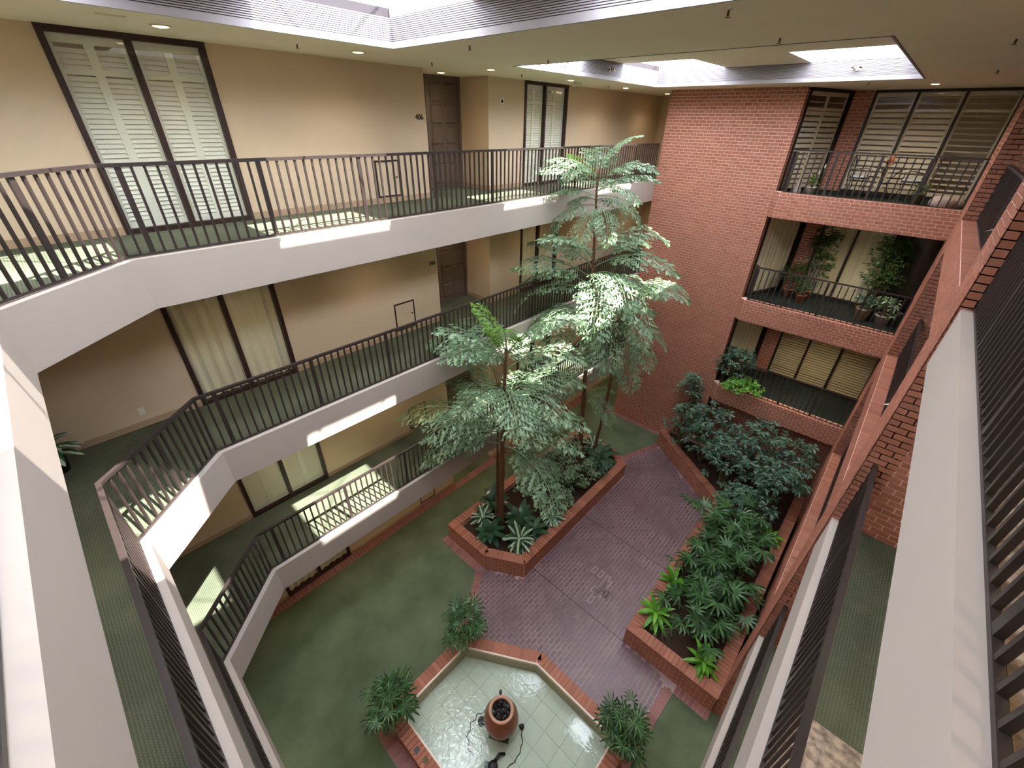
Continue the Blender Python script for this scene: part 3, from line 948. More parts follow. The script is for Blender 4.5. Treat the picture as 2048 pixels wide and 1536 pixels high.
for P, Q, dep, inw in (((-.20, 5.24), (1.30, 5.24), .2, (0, 1, 0)), ((1.30, 5.24), (2.36, 3.64), .2, (.83, .55, 0)), ((6.62, 6.2), (BX, 6.2), .2, (0, 1, 0)), ((6.55, 4.10), (6.62, 6.2), .2, (-1, 0, 0)), ((1.62, 11.86), (2.39, 13.97), .2, (.94, -.34, 0))):
    la.row(P, Q, dep, PT - .003, inward=inw)
la.lay(pv, M['paver_b'], name='border_brick', proud=.006, stuff='border_brickwork')
for yj in (6.40, 8.96):
    MB().box(2.41, 5.25, yj - .006, yj + .006, PT - .004, PT + .003).build('expansion_joint', M['joint'], pv)
# brick edging on the ground along the left and far walls
for lab, P, Q, inw in (('brick edging strip at the foot of the ground-storey apartment wall', (WX + .27, NY), (WX + .27, LY), (-1, 0, 0)), ('brick edging strip at the foot of the far brick wall', (-.3, LY - .21), (2.39, LY - .21), (0, 1, 0)), ('brick edging strip on the carpet before the fountain', (2.40, 1.33), (6.4, 1.33), (0, 1, 0))):
    c = [Vector((P[0], P[1], 0)), Vector((Q[0], Q[1], 0))]; iv = Vector(inw) * .26
    o = MB(); o.poly([c[0] + Vector((0, 0, .004)), c[1] + Vector((0, 0, .004)), c[1] + iv + Vector((0, 0, .004)), c[0] + iv + Vector((0, 0, .004))])
    o = tag(o.build('floor', M['pmortar']), lab, 'floor', kind='structure')
    la = Laid(); la.row(P, Q, .2 if 'far' in lab else .26, .005, inward=inw); la.lay(o, M['paver_b'], name='edging_brick', proud=.006, sink=.004)

# ---------------------------------------------------------------- planters
def corner_bricks(P, poly, inn, faces, z, over=.034):
    """mitred corner piece of the coping wherever two coped sides meet"""
    k = len(poly)
    for i in range(k):
        if i not in faces or (i - 1) % k not in faces: continue
        p = Vector(poly[i]); a = (Vector(poly[i - 1]) - p).normalized(); b = (Vector(poly[(i + 1) % k]) - p).normalized()
        e = abs((Vector(inn[i]) - p).dot(b)) + .035
        cr = a.x * b.y - a.y * b.x
        pts = [p + a * e, p, p + b * e, Vector(inn[i])] if cr < 0 else [p, p + b * e * .3, Vector(inn[i]), p + a * e * .3]
        MB().prism([tuple(q) for q in pts], z - .03, z + over - .003).build('corner_brick', M['brick'], P)

def planter(label, poly, faces, cope=(), hgt=.58, wall_t=.26, soil=.45):
    """brick trough: poly counter-clockwise outer outline; faces = sides that are bricked on the outside and coped"""
    P = thing('planter', label, 'planter')
    k = len(poly)
    ctr = offset_path(list(poly) + [poly[0], poly[1]], wall_t)     # inner outline
    inn = [ctr[k]] + [ctr[i] for i in range(1, k)]
    b = MB()
    for i in range(k):
        jx = (i + 1) % k
        b.prism([poly[i], poly[jx], tuple(inn[jx]), tuple(inn[i])], 0.002, hgt)
    b.build('core', M['mortar_d'], P)
    la, lc = Laid(), Laid()
    for i in list(faces) + list(cope):
        p, q = Vector(poly[i]), Vector(poly[(i + 1) % k]); U = (q - p); w = U.length; U.normalize()
        if i in faces: la.wall((p.x, p.y, 0.03), (U.x, U.y, 0), (U.y, -U.x, 0), w, hgt - .04)
        pi, qi = inn[i], inn[(i + 1) % k]
        # coping bricks, mitred ends left to the core
        m = max(1, round(w / .1016)); nrm = Vector((-U.y, U.x))
        a0 = (pi - p).dot(U); a1 = w - (q - qi).dot(U)
        for s in range(m):
            c0, c1 = w * s / m + .005, w * (s + 1) / m - .005
            mid = (c0 + c1) / 2
            # depth available under the mitre
            d0, d1 = .0, wall_t
            if a0 > .01 and mid < a0: d1 = wall_t * mid / a0
            if w - a1 > .01 and mid > a1: d1 = wall_t * (w - mid) / (w - a1)
            if d1 > .02:
                O = p + U * c0 - nrm * .012
                lc.c.append((Vector((O.x, O.y, hgt)), Vector((U.x, U.y, 0)), Vector((nrm.x, nrm.y, 0)), Vector((0, 0, 1)), c1 - c0, d1 + .012))
    corner_bricks(P, poly, inn, list(faces) + list(cope), hgt)
    la.lay(P, M['brick'])
    lc.lay(P, M['brick'], name='coping_brick', proud=.035, sink=.03)
    so = MB(); so.prism([tuple(p) for p in inn], .02, soil)
    so.build('soil', M['soil'], P)
    return P
planter('long eight-sided brick planter with the tall palms, left of the paving', ISL, [0, 1, 2, 3, 4, 5])
planter('large angled brick planter of dark shrubs against the right brick wall', PLT, [2, 3, 4, 5], [0, 1])

# ---------------------------------------------------------------- fountain pool
F = thing('fountain_pool', 'raised brick fountain pool with pale tiled basin and shallow water', 'fountain')
RZ, WZ = .36, .15
k = len(POOL)
oo = offset_path(POOL + POOL[:2], .25); inn = [oo[k]] + oo[1:k]
o2 = offset_path(POOL + POOL[:2], .285); inn2 = [o2[k]] + o2[1:k]
b = MB()
for i in range(k):
    jx = (i + 1) % k
    b.prism([POOL[i], POOL[jx], tuple(inn[jx]), tuple(inn[i])], .002, RZ)
b.build('rim_core', M['mortar_d'], F)
la, lc = Laid(), Laid()
for i in range(k):
    p, q = Vector(POOL[i]), Vector(POOL[(i + 1) % k]); U = q - p; w = U.length; U.normalize(); nr = Vector((-U.y, U.x))
    la.wall((p.x, p.y, .02), (U.x, U.y, 0), (U.y, -U.x, 0), w, RZ - .03)
    a0 = (inn[i] - p).dot(U); a1 = w - (q - inn[(i + 1) % k]).dot(U)
    m = round(w / .1016)
    for s in range(m):
        c0, c1 = w * s / m + .005, w * (s + 1) / m - .005; mid = (c0 + c1) / 2; d1 = .25
        if a0 > .01 and mid < a0: d1 = .25 * mid / a0
        if a1 < w - .01 and mid > a1: d1 = .25 * (w - mid) / (w - a1)
        if d1 > .02:
            O = p + U * c0
            lc.c.append((Vector((O.x, O.y, RZ)), Vector((U.x, U.y, 0)), Vector((nr.x, nr.y, 0)), Vector((0, 0, 1)), c1 - c0, d1))
corner_bricks(F, POOL, inn, range(k), RZ, .03)
la.lay(F, M['brick']); lc.lay(F, M['brick'], name='coping_brick', proud=.03, sink=.02)
for i in range(k):
    jx = (i + 1) % k
    MB().prism([tuple(inn[i]), tuple(inn[jx]), tuple(inn2[jx]), tuple(inn2[i])], RZ - .03, RZ + .03).build('edge_tile', M['coping'], F)
    # vertical tiles under the edge
    p, q = inn2[i], inn2[(i + 1) % k]; U = q - p; w = U.length; U.normalize(); m = max(1, round(w / .3))
    for s in range(m):
        MB().obox((p.x + U.x * w * s / m, p.y + U.y * w * s / m, 0.0), (U.x, U.y, 0), (0, 0, 1), (-U.y, U.x, 0), w / m - .004, RZ - .03, -.03, .004).build('wall_tile', M['tile_b'], F)
MB().prism([tuple(p) for p in inn2], .001, .010).build('basin_bed', M['grout'], F)
ts = .385; me = MB().box(0, ts - .010, 0, ts - .010, 0, .006).mesh('floor_tile', M['tile'])
x = 2.68
while x < 6.15:
    y = 1.80
    while y < 4.5:
        cs = [(x + .02, y + .02), (x + ts - .02, y + .02), (x + ts - .02, y + ts - .02), (x + .02, y + ts - .02)]
        ins = [inside(c, inn2) for c in cs]
        if all(ins):
            inst('floor_tile', me, F, loc=(x, y, .009))
        elif any(ins):
            # cut tile: clip to the basin outline
            pl = [Vector((x, y)), Vector((x + ts - .006, y)), Vector((x + ts - .006, y + ts - .006)), Vector((x, y + ts - .006))]
            for q in range(k):
                a, bb = inn2[q], inn2[(q + 1) % k]; e = bb - a; out = []
                for r in range(len(pl)):
                    P0, P1 = pl[r - 1], pl[r]
                    s0 = e.x * (P0.y - a.y) - e.y * (P0.x - a.x); s1 = e.x * (P1.y - a.y) - e.y * (P1.x - a.x)
                    if (s0 >= 0) != (s1 >= 0): out.append(P0 + (P1 - P0) * (s0 / (s0 - s1)))
                    if s1 >= 0: out.append(P1)
                pl = out
                if not pl: break
            if len(pl) > 2: MB().prism([tuple(p) for p in pl], .009, .015).build('floor_tile', M['tile'], F)
        y += ts
    x += ts
MB().prism([tuple(p) for p in inn2], WZ - .002, WZ).build('water', M['water'], F)
for i, (cx, cy) in enumerate(((3.44, 1.70), (3.68, 1.72))):
    MB().box(cx - .05, cx + .05, cy - .05, cy + .05, RZ + .02, RZ + .034).build('drain_plate', M['stone_d'] if i == 0 else M['bark_g'], F)

U_ = thing('urn', 'tall glazed terracotta fountain urn standing in the pool', 'urn', (4.31, 3.13, .015))
pr = [(.0, .20), (.16, .20), (.18, .20), (.25, .30), (.32, .44), (.345, .58), (.33, .70), (.29, .82), (.245, .90), (.235, .93)]
MB().lathe(pr, n=40).build('body', M['terracotta'], U_, True)
MB().lathe([(.235, .925), (.25, .945), (.235, .965), (.20, .965), (.185, .945), (.185, .90)], n=40).build('rim', M['urn_rim'], U_, True)
MB().lathe([(.0, .925), (.187, .925)], n=32).build('water_surface', M['water'], U_)
rnd = random.Random(4)
def rock(r, rnd, sq=.7):
    bm = bmesh.new(); bmesh.ops.create_icosphere(bm, subdivisions=2, radius=r)
    for v in bm.verts: v.co *= rnd.uniform(.8, 1.15); v.co.z *= sq
    me = bpy.data.meshes.new('pebble'); bm.to_mesh(me); bm.free(); me.materials.append(M['stone_d']); return me
MB().lathe([(0, .86), (.19, .86)], n=24).build('pebble_bed', M['stone_d'], U_)
pm = [rock(.045, rnd) for _ in range(4)]
for i in range(34):
    a, r = rnd.uniform(0, 6.28), .155 * math.sqrt(rnd.random())
    inst('pebble', rnd.choice(pm), U_, loc=(r * math.cos(a), r * math.sin(a), .895 + rnd.uniform(0, .022)), rot=(rnd.random() * 3, rnd.random() * 3, rnd.random() * 3))
MB().box(-.2, .2, -.2, .2, 0, .2).build('plinth', M['stone_d'], U_).rotation_euler = (0, 0, .5)
MB().tube([(-.20, .16, .0), (-.22, .20, .55), (-.24, .23, .84)], .022, 8).build('water_pipe', M['black'], U_, True)
MB().lathe([(0, .90), (.03, .90), (.03, .82), (.022, .80)], (-.24, .23, 0), n=10).build('pipe_nozzle', M['black'], U_)
# pump, lamps and cable lying in the water
P = thing('fountain_pump', 'black submersible pump lying on the basin floor before the urn', 'pump', (4.62, 2.58, .016), .6)
MB().lathe([(0, 0), (.09, 0), (.10, .05), (.09, .13), (.05, .16), (0, .16)], n=16).build('pump_body', M['black'], P, True)
MB().tube([(.02, .08, .10), (.1, .2, .12), (.2, .23, .08)], .03, 8).build('outlet_pipe', M['stone_d'], P, True)
MB().box(-.16, -.08, -.06, .06, 0, .1).build('strainer', M['stone_d'], P)
for i, (cx, cy, r, lab) in enumerate(((3.93, 2.95, .085, 'dark round underwater lamp left of the urn'), (4.60, 3.45, .05, 'small dark underwater lamp right of the urn'))):
    P = thing('underwater_lamp', lab, 'lamp', (cx, cy, .016))
    MB().lathe([(0, .0), (r, 0), (r, .06), (r * .8, .09), (0, .09)], n=14).build('lamp_body', M['stone_d'], P, True)
    MB().lathe([(r * .75, .091), (r * .7, .1), (0, .1)], n=14).build('lens', M['black'], P, True)
def arc(c, r, a0, a1, z, nn=18, wob=.0):
    return [(c[0] + (r + wob * math.sin(i * 1.7)) * math.cos(a0 + (a1 - a0) * i / nn), c[1] + (r + wob * math.sin(i * 1.7)) * math.sin(a0 + (a1 - a0) * i / nn), z) for i in range(nn + 1)]
tag(MB().tube(arc((4.36, 2.98), .50, -.9, 1.25, .03, 22, .012), .008, 6).build('pump_cable', M['black'], None, True), 'black cable looping round the right of the urn in the water', 'cable')
tag(MB().tube(arc((4.25, 2.90), .47, 2.0, 4.6, .03, 22, .03), .008, 6).build('pump_cable', M['black'], None, True), 'black cable looping round the left of the urn in the water', 'cable')

# ---------------------------------------------------------------- plants
def rotz(a): return Matrix.Rotation(a, 3, 'Z')

def frond_mesh(L, seed, npair=11, droop=1.1, m=None, blen=.37, lsize=.168, hang=.6):
    """fishtail palm frond along +X: arching rachis, side branches, wedge-shaped jagged leaflets"""
    R = random.Random(seed); mb = MB()
    N = 26; pts = [Vector((0, 0, 0))]; tg = []
    for i in range(N):
        t = i / N; a = -droop * t ** 1.4
        d = Vector((math.cos(a), .05 * math.sin(seed + 3 * t), math.sin(a))); tg.append(d.normalized())
        pts.append(pts[-1] + d * (L / N))
    tg.append(tg[-1])
    mb.tube(pts, [.018 * (1 - .85 * i / N) + .003 for i in range(N + 1)], 5)
    def leaflet(o, d, nrm, l):
        side = d.cross(nrm).normalized(); dd = (d + Vector((0, 0, -hang * R.uniform(.3, 1.2)))).normalized()
        k = R.uniform(.85, 1.15)
        a = o + dd * (.62 * l) + side * (.16 * l * k); b = o + dd * (.90 * l) + side * (.27 * l * k)
        c = o + dd * (.80 * l) + side * (.10 * l); e = o + dd * (1.02 * l) - side * (.02 * l)
        f = o + dd * (.78 * l) - side * (.10 * l); g_ = o + dd * (.84 * l) - side * (.25 * l * k); h = o + dd * (.55 * l) - side * (.10 * l * k)
        mb.poly([o, h, g_, f, e, c, b, a])
    def branch(o, d, bl, up):
        ns = max(4, int(bl / .088)); P = o.copy(); dir_ = d.copy(); path = [o.copy()]
        for s in range(ns):
            dir_ = (dir_ + Vector((0, 0, -.05 * hang * 2))).normalized(); P = P + dir_ * (bl / ns); path.append(P.copy())
        mb.tube(path, [.006 * (1 - .7 * s / ns) for s in range(ns + 1)], 3, cap=False)
        for s in range(1, ns + 1):
            t = s / ns; ll = lsize * (.65 + .55 * math.sin(math.pi * min(1, .25 + t * .75))) * R.uniform(.8, 1.15)
            dv = (path[s] - path[s - 1]).normalized(); sd = dv.cross(up).normalized()
            for sg in ((1, -1) if s < ns else (0,)):
                w = (dv * R.uniform(.55, .8) + sd * sg * R.uniform(.6, .85) + up * R.uniform(-.15, .2)).normalized()
                leaflet(path[s], w, (up + Vector((R.uniform(-.4, .4), R.uniform(-.4, .4), 0))).normalized(), ll)
    for i in range(npair):
        t = .24 + .74 * i / (npair - 1); k = min(N, int(t * N)); o, T = pts[k], tg[k]
        side = T.cross(Vector((0, 0, 1))).normalized(); up = side.cross(T).normalized()
        bl = blen * L * (.45 + .75 * math.sin(math.pi * (.12 + .80 * t))) * .72
        for sg in (1, -1):
            d = (T * R.uniform(.45, .7) + side * sg + up * R.uniform(-.12, .18)).normalized()
            branch(o, d, bl * R.uniform(.85, 1.1), up)
    branch(pts[-1], tg[-1], blen * L * .4, Vector((0, 0, 1)))
    return mb.mesh('frond', m or M['palm'])

FR = [frond_mesh(2.0, s, npair=7 + s % 3, droop=.9 + .18 * s) for s in range(4)]
FRY = frond_mesh(1.7, 9, npair=9, droop=.7, m=M['palm_y'])
AL, AR, AN, AF = math.radians(222), math.radians(42), math.radians(-48), math.radians(132)   # towards picture left, right, near, far

def palm(label, stems, fronds, seed):
    """stems: list of [(x,y,z,r)...]; fronds: (stem, z on that stem, azimuth, elevation, scale, variant)"""
    T = thing('fishtail_palm', label, 'palm tree', stems[0][0][:3])
    base = Vector(stems[0][0][:3]); R = random.Random(seed)
    def at(st, z):
        for a, b in zip(st[:-1], st[1:]):
            if a[2] <= z <= b[2]:
                t = (z - a[2]) / (b[2] - a[2]); return Vector([a[i] + (b[i] - a[i]) * t for i in range(3)])
        return Vector(st[-1][:3])
    for st in stems:
        pts, rs = [], []
        for a, b in zip(st[:-1], st[1:]):
            k = max(3, int((b[2] - a[2]) / .14))
            for i in range(k):
                t = i / k; p = Vector([a[j] + (b[j] - a[j]) * t for j in range(3)]) - base
                pts.append(p + Vector((R.uniform(-.008, .008), R.uniform(-.008, .008), 0))); rs.append((a[3] + (b[3] - a[3]) * t) * (1.0 + .12 * ((i % 3) == 0)))
        pts.append(Vector(st[-1][:3]) - base); rs.append(st[-1][3])
        MB().tube(pts, rs, 9).build('trunk', M['bark'], T, True)
    for (si, z, az, el, sc, var) in fronds:
        p = at(stems[si], z) - base
        me = FRY if var == 'y' else FR[var % 4]
        o = inst('frond', me, T, scale=sc)
        o.rotation_mode = 'XYZ'
        o.matrix_basis = Matrix.Translation(p) @ Matrix.Rotation(az, 4, 'Z') @ Matrix.Rotation(-el, 4, 'Y') @ Matrix.Rotation(R.uniform(-.25, .25), 4, 'X') @ Matrix.Scale(sc, 4)
    return T

d_ = math.radians
FA = [
    (0, 4.1, AL - .15, d_(30), 1.25, 1), (0, 3.9, AL + .35, d_(22), 1.05, 2), (0, 3.6, AL - .5, d_(15), .95, 0),
    (0, 3.5, AN + .8, d_(12), 1.15, 2), (0, 3.3, AR - .2, d_(2), .95, 3), (0, 3.4, AN + 1.3, d_(10), .95, 1),
    (0, 4.4, AR - .2, d_(25), 1.0, 0), (0, 5.0, AR + .3, d_(35), 1.0, 2), (0, 4.8, AN + .4, d_(35), .9, 3),
    (0, 5.2, AN - .5, d_(40), .85, 2), (0, 5.4, AL - .3, d_(52), .95, 1), (0, 5.6, AF, d_(40), .95, 3),
    (0, 5.9, AL + .5, d_(60), .9, 0), (0, 6.1, AR - .3, d_(62), .95, 1), (0, 6.0, AF + .7, d_(45), .9, 2),
    (0, 6.2, AN, d_(66), .75, 'y'), (0, 4.6, AF - .5, d_(30), .9, 1), (0, 6.2, AL - .1, d_(74), .7, 'y'),
    (0, 4.0, AL + .1, d_(12), 1.1, 3), (0, 3.5, AL - .2, d_(5), 1.0, 2), (0, 4.5, AL + .6, d_(30), 1.0, 1), (0, 4.7, AL - .6, d_(35), .95, 2),
    (0, 5.3, AN + .1, d_(25), .9, 1), (0, 5.1, AN + .8, d_(30), .95, 0), (0, 4.2, AN + 1.2, d_(18), 1.0, 0), (0, 5.7, AR + .1, d_(45), .95, 3), (0, 4.0, AR + .4, d_(15), .95, 1), (0, 5.8, AL + .1, d_(50), .9, 2), (0, 6.0, AN - .8, d_(48), .85, 1),
    (1, 3.0, AL - .6, d_(35), .7, 3), (1, 3.3, AF + .3, d_(45), .75, 0), (1, 3.4, AR, d_(40), .65, 2),
]
palm('bushy fishtail palm with thick brown trunk at the near end of the long planter',
     [[(.92, 6.65, .44, .085), (.90, 6.65, 1.6, .075), (.90, 6.68, 4.0, .06), (.95, 6.72, 6.3, .03)], [(.66, 6.72, .44, .05), (.55, 6.85, 1.8, .042), (.42, 7.0, 3.6, .02)]], FA, 3)
FB = [
    # crown at the level of the top walkway
    (0, 9.3, AR + .35, d_(30), .78, 0), (0, 9.2, AR - .3, d_(5), .62, 2), (0, 9.4, AL + .1, d_(40), .70, 1), (0, 9.5, AL - .7, d_(50), .55, 'y'),
    (0, 9.0, AL + .3, d_(5), .62, 3), (0, 9.0, AN + .2, d_(0), .62, 2), (0, 9.6, AN, d_(55), .6, 0),
    (0, 9.6, AF, d_(55), .65, 3), (0, 9.7, AR, d_(70), .55, 1), (0, 9.1, AF + .6, d_(10), .6, 2),
    (0, 9.2, AL - .2, d_(20), .7, 2), (0, 9.3, AN + .6, d_(25), .65, 1), (0, 9.3, AF - .4, d_(25), .65, 0), (0, 9.1, AR + .8, d_(8), .65, 3), (0, 8.9, AN - .5, d_(-5), .6, 0), (0, 9.5, AR - .5, d_(45), .65, 2), (0, 9.5, AL + .7, d_(40), .6, 3), (0, 9.6, AL - .2, d_(38), .6, 0),
    # long sunlit fronds one storey lower
    (0, 7.9, AR + .15, d_(42), 1.0, 3), (0, 7.5, AR - .35, d_(35), 1.0, 2), (0, 7.3, AN + .35, d_(30), 1.0, 3), (0, 7.2, AL + .1, d_(35), 1.0, 1),
    (0, 7.0, AL - .35, d_(25), 1.0, 2), (0, 7.4, AF + .4, d_(38), .9, 0), (0, 6.6, AR, d_(22), .95, 3), (0, 6.5, AN - .2, d_(20), .95, 1),
    (0, 6.2, AL, d_(18), 1.0, 3), (0, 6.3, AR + .6, d_(15), .9, 2), (0, 5.6, AL + .3, d_(12), .9, 2), (0, 5.7, AN + .1, d_(8), .85, 1), (0, 5.9, AR - .6, d_(15), .85, 0),
    (0, 7.6, AR + .6, d_(40), .95, 2), (0, 7.7, AL + .6, d_(45), .9, 0), (0, 7.1, AN, d_(20), 1.0, 2), (0, 6.9, AR + .3, d_(28), 1.0, 3), (0, 6.8, AL - .1, d_(22), 1.05, 3), (0, 6.7, AN + .7, d_(18), 1.0, 1), (0, 6.4, AL + .5, d_(15), .95, 2), (0, 6.0, AN + .3, d_(12), .95, 3), (0, 7.5, AL - .6, d_(38), .95, 1),
    (1, 6.5, AR - .4, d_(40), .85, 3), (1, 6.0, AN + .2, d_(22), .8, 3), (1, 5.0, AR + .1, d_(10), .8, 3), (1, 4.8, AN + .1, d_(5), .75, 2),
    (1, 6.4, AR + .1, d_(45), .8, 2), (1, 6.6, AN + .5, d_(50), .75, 3), (1, 6.2, AF, d_(40), .8, 1), (1, 5.8, AR + .7, d_(25), .8, 2), (1, 5.6, AR - .3, d_(18), .75, 3), (1, 5.2, AN + .6, d_(10), .7, 1), (1, 4.6, AR + .4, d_(8), .7, 2),
    (0, 3.4, AL + .2, d_(15), .75, 1), (0, 3.2, AN + .7, d_(12), .7, 2), (0, 3.0, AR + .5, d_(20), .6, 0), (0, 3.6, AL - .6, d_(25), .7, 3),
]
palm('tall slender fishtail palm reaching the top storey at the far end of the long planter',
     [[(.72, 11.0, .44, .08), (.76, 10.75, 2.5, .065), (.95, 10.2, 5.3, .05), (.98, 9.95, 7.5, .04), (.80, 9.92, 9.8, .022)], [(1.15, 11.25, .44, .05), (1.35, 11.2, 3.0, .045), (1.42, 11.15, 6.7, .025)]], FB, 5)

def blade(l, w, arch, m, name='leaf', nseg=5, fold=.15, tip=1.0, wob=0.):
    """lance or strap leaf along +X with a folded midrib, arching down"""
    mb = MB(); P = Vector((0, 0, 0)); rows = []
    for i in range(nseg + 1):
        t = i / nseg; a = -arch * t
        if i: P = P + Vector((math.cos(a), 0, math.sin(a))) * (l / nseg)
        ww = w * (math.sin(math.pi * min(1, .10 + .9 * t * tip)) ** .8 if i < nseg or tip < 1 else .0) * .5
        up = Vector((-math.sin(a), 0, math.cos(a)))
        rows.append((P + Vector((0, ww, 0)) + up * fold * ww, P.copy(), P - Vector((0, ww, 0)) + up * fold * ww))
    for r0, r1 in zip(rows[:-1], rows[1:]):
        mb.poly([r0[0], r0[1], r1[1], r1[0]]); mb.poly([r0[1], r0[2], r1[2], r1[1]])
    # weld the midrib so that one leaf is one piece
    me = mb.mesh(name, m, True)
    bm = bmesh.new(); bm.from_mesh(me); bmesh.ops.remove_doubles(bm, verts=bm.verts, dist=1e-5); bm.to_mesh(me); bm.free()
    return me

def fan_leaf(m, n=9, l=.30, w=.042, spread=3.6, seed=0):
    """palmate leaf: blades spread from the end of a stalk; stalk along +X"""
    R = random.Random(seed); mb = MB()
    mb.tube([(0, 0, 0), (.16, 0, .02), (.30, 0, .0)], [.006, .005, .004], 4)
    c = Vector((.30, 0, 0))
    for i in range(n):
        a = (i / (n - 1) - .5) * spread; ll = l * (1 - .18 * abs(i / (n - 1) - .5) * 2) * R.uniform(.92, 1.06)
        d = Vector((math.cos(a), math.sin(a), .10)); s = Vector((-math.sin(a), math.cos(a), 0))
        p1 = c + d * ll * .35; p2 = c + d * ll * .8 + Vector((0, 0, -.03)); p3 = c + d * ll + Vector((0, 0, -.075 - .03 * R.random()))
        mb.poly([c, p1 - s * w * .45, p2 - s * w * .5, p3 - s * w * .2, p3 + s * w * .2, p2 + s * w * .5, p1 + s * w * .45])
    return mb.mesh('leaf', m)

FAN = [fan_leaf(M['rhapis'], 8 + i % 3, .33, .052, 3.4 + .25 * i, i) for i in range(3)]
FAN_S = [fan_leaf(M['rhapis'], 9, .27, .036, 4.2, 7 + i) for i in range(2)]
LIME = [blade(.42, .085, 1.0 + .3 * i, M['lime']) for i in range(3)]
AGL = [blade(.30, .105, .8 + .35 * i, M['aglao']) for i in range(3)]
BRD = [blade(.42, .14, .7 + .4 * i, M['broad']) for i in range(3)]
STRP = [blade(.55, .06, 1.1 + .4 * i, M['broad']) for i in range(3)]

def rosette(name, label, cat, loc, leaves, n, el0, el1, sc=1., seed=0, stem=.12, group=None, stem_mat='bark_g'):
    """leaves round a short stem, upright in the middle and spread at the outside"""
    T = thing(name, label, cat, loc, group=group); R = random.Random(seed)
    MB().tube([(0, 0, -.05), (0, 0, stem)], [.02, .014], 6).build('stem', M[stem_mat], T)
    for i in range(n):
        t = i / max(1, n - 1); az = i * 2.399 + R.uniform(-.2, .2); el = el1 + (el0 - el1) * t + R.uniform(-.12, .12)
        s = sc * R.uniform(.82, 1.12)
        o = inst('leaf', R.choice(leaves), T)
        o.matrix_basis = Matrix.Translation((0, 0, stem * (.3 + .7 * t))) @ Matrix.Rotation(az, 4, 'Z') @ Matrix.Rotation(-el, 4, 'Y') @ Matrix.Scale(s, 4)
    return T

def lady_palm(label, loc, nst, hgt, rad, lpc, leaves, seed, group=None, sc=1., pot=None):
    """clump of thin canes, each topped with fan leaves"""
    T = thing('lady_palm', label, 'palm', loc, group=group); R = random.Random(seed)
    for i in range(nst):
        a, r = i * 2.399 + R.uniform(-.3, .3), rad * math.sqrt((i + .5) / nst); hh = hgt * R.uniform(.5, 1.0)
        top = Vector((r * 1.5 * math.cos(a), r * 1.5 * math.sin(a), hh))
        MB().tube([(r * .4 * math.cos(a), r * .4 * math.sin(a), -.04), top * .5 + Vector((0, 0, .02)), top], [.012, .011, .008], 5).build('cane', M['bark_g'], T)
        for k in range(lpc):
            p = Vector(top) * (1 - .4 * k / lpc); az = a * .4 + k * 2.399 + R.uniform(-.4, .4)
            o = inst('leaf', R.choice(leaves), T)
            o.matrix_basis = Matrix.Translation(p) @ Matrix.Rotation(az, 4, 'Z') @ Matrix.Rotation(-R.uniform(-.15, .75), 4, 'Y') @ Matrix.Rotation(R.uniform(-.4, .4), 4, 'X') @ Matrix.Scale(sc * R.uniform(.8, 1.15), 4)
    return T

# in the long planter
Z0 = .45
for i, (x, y, s, lab) in enumerate(((.48, 6.3, 1.35, 'variegated striped rosette plant at the left corner of the long planter'), (1.78, 6.48, 1.75, 'largest variegated striped rosette at the near point of the long planter'), (1.95, 7.72, 1.4, 'variegated striped plant by the paving side of the long planter'), (1.0, 11.4, 1.6, 'variegated striped rosette at the far tip of the long planter'))):
    rosette('striped_foliage_plant', lab, 'plant', (x, y, Z0), AGL, 32, 1.2, .15, s, 10 + i, .2, 'striped foliage plants')
for i, (x, y, s, lv, lab) in enumerate(((1.02, 6.1, 1.35, BRD, 'dark broad-leaved plant in front of the palm trunk'), (.3, 6.95, 1.5, BRD, 'dark broad-leaved plant behind the palm trunk on the carpet side'), (1.32, 7.05, 1.45, BRD, 'dark broad-leaved plant just right of the palm trunk'), (1.85, 7.05, 1.1, BRD, 'small dark broad-leaved plant by the near paving edge'), (1.55, 11.0, 1.75, BRD, 'large glossy dark plant leaning over the far end of the long planter'), (.9, 8.8, 1.0, STRP, 'arching strap-leaved plant in the middle of the long planter'), (1.5, 9.2, 1.0, STRP, 'arching strap-leaved plant midway on the paving side'), (.3, 9.6, 1.0, BRD, 'dark broad-leaved plant midway on the carpet side'))):
    rosette('broad_leaf_plant', lab, 'plant', (x, y, Z0), lv, 20, 1.1, .2, s, 30 + i, .22, 'dark foliage plants in the long planter')

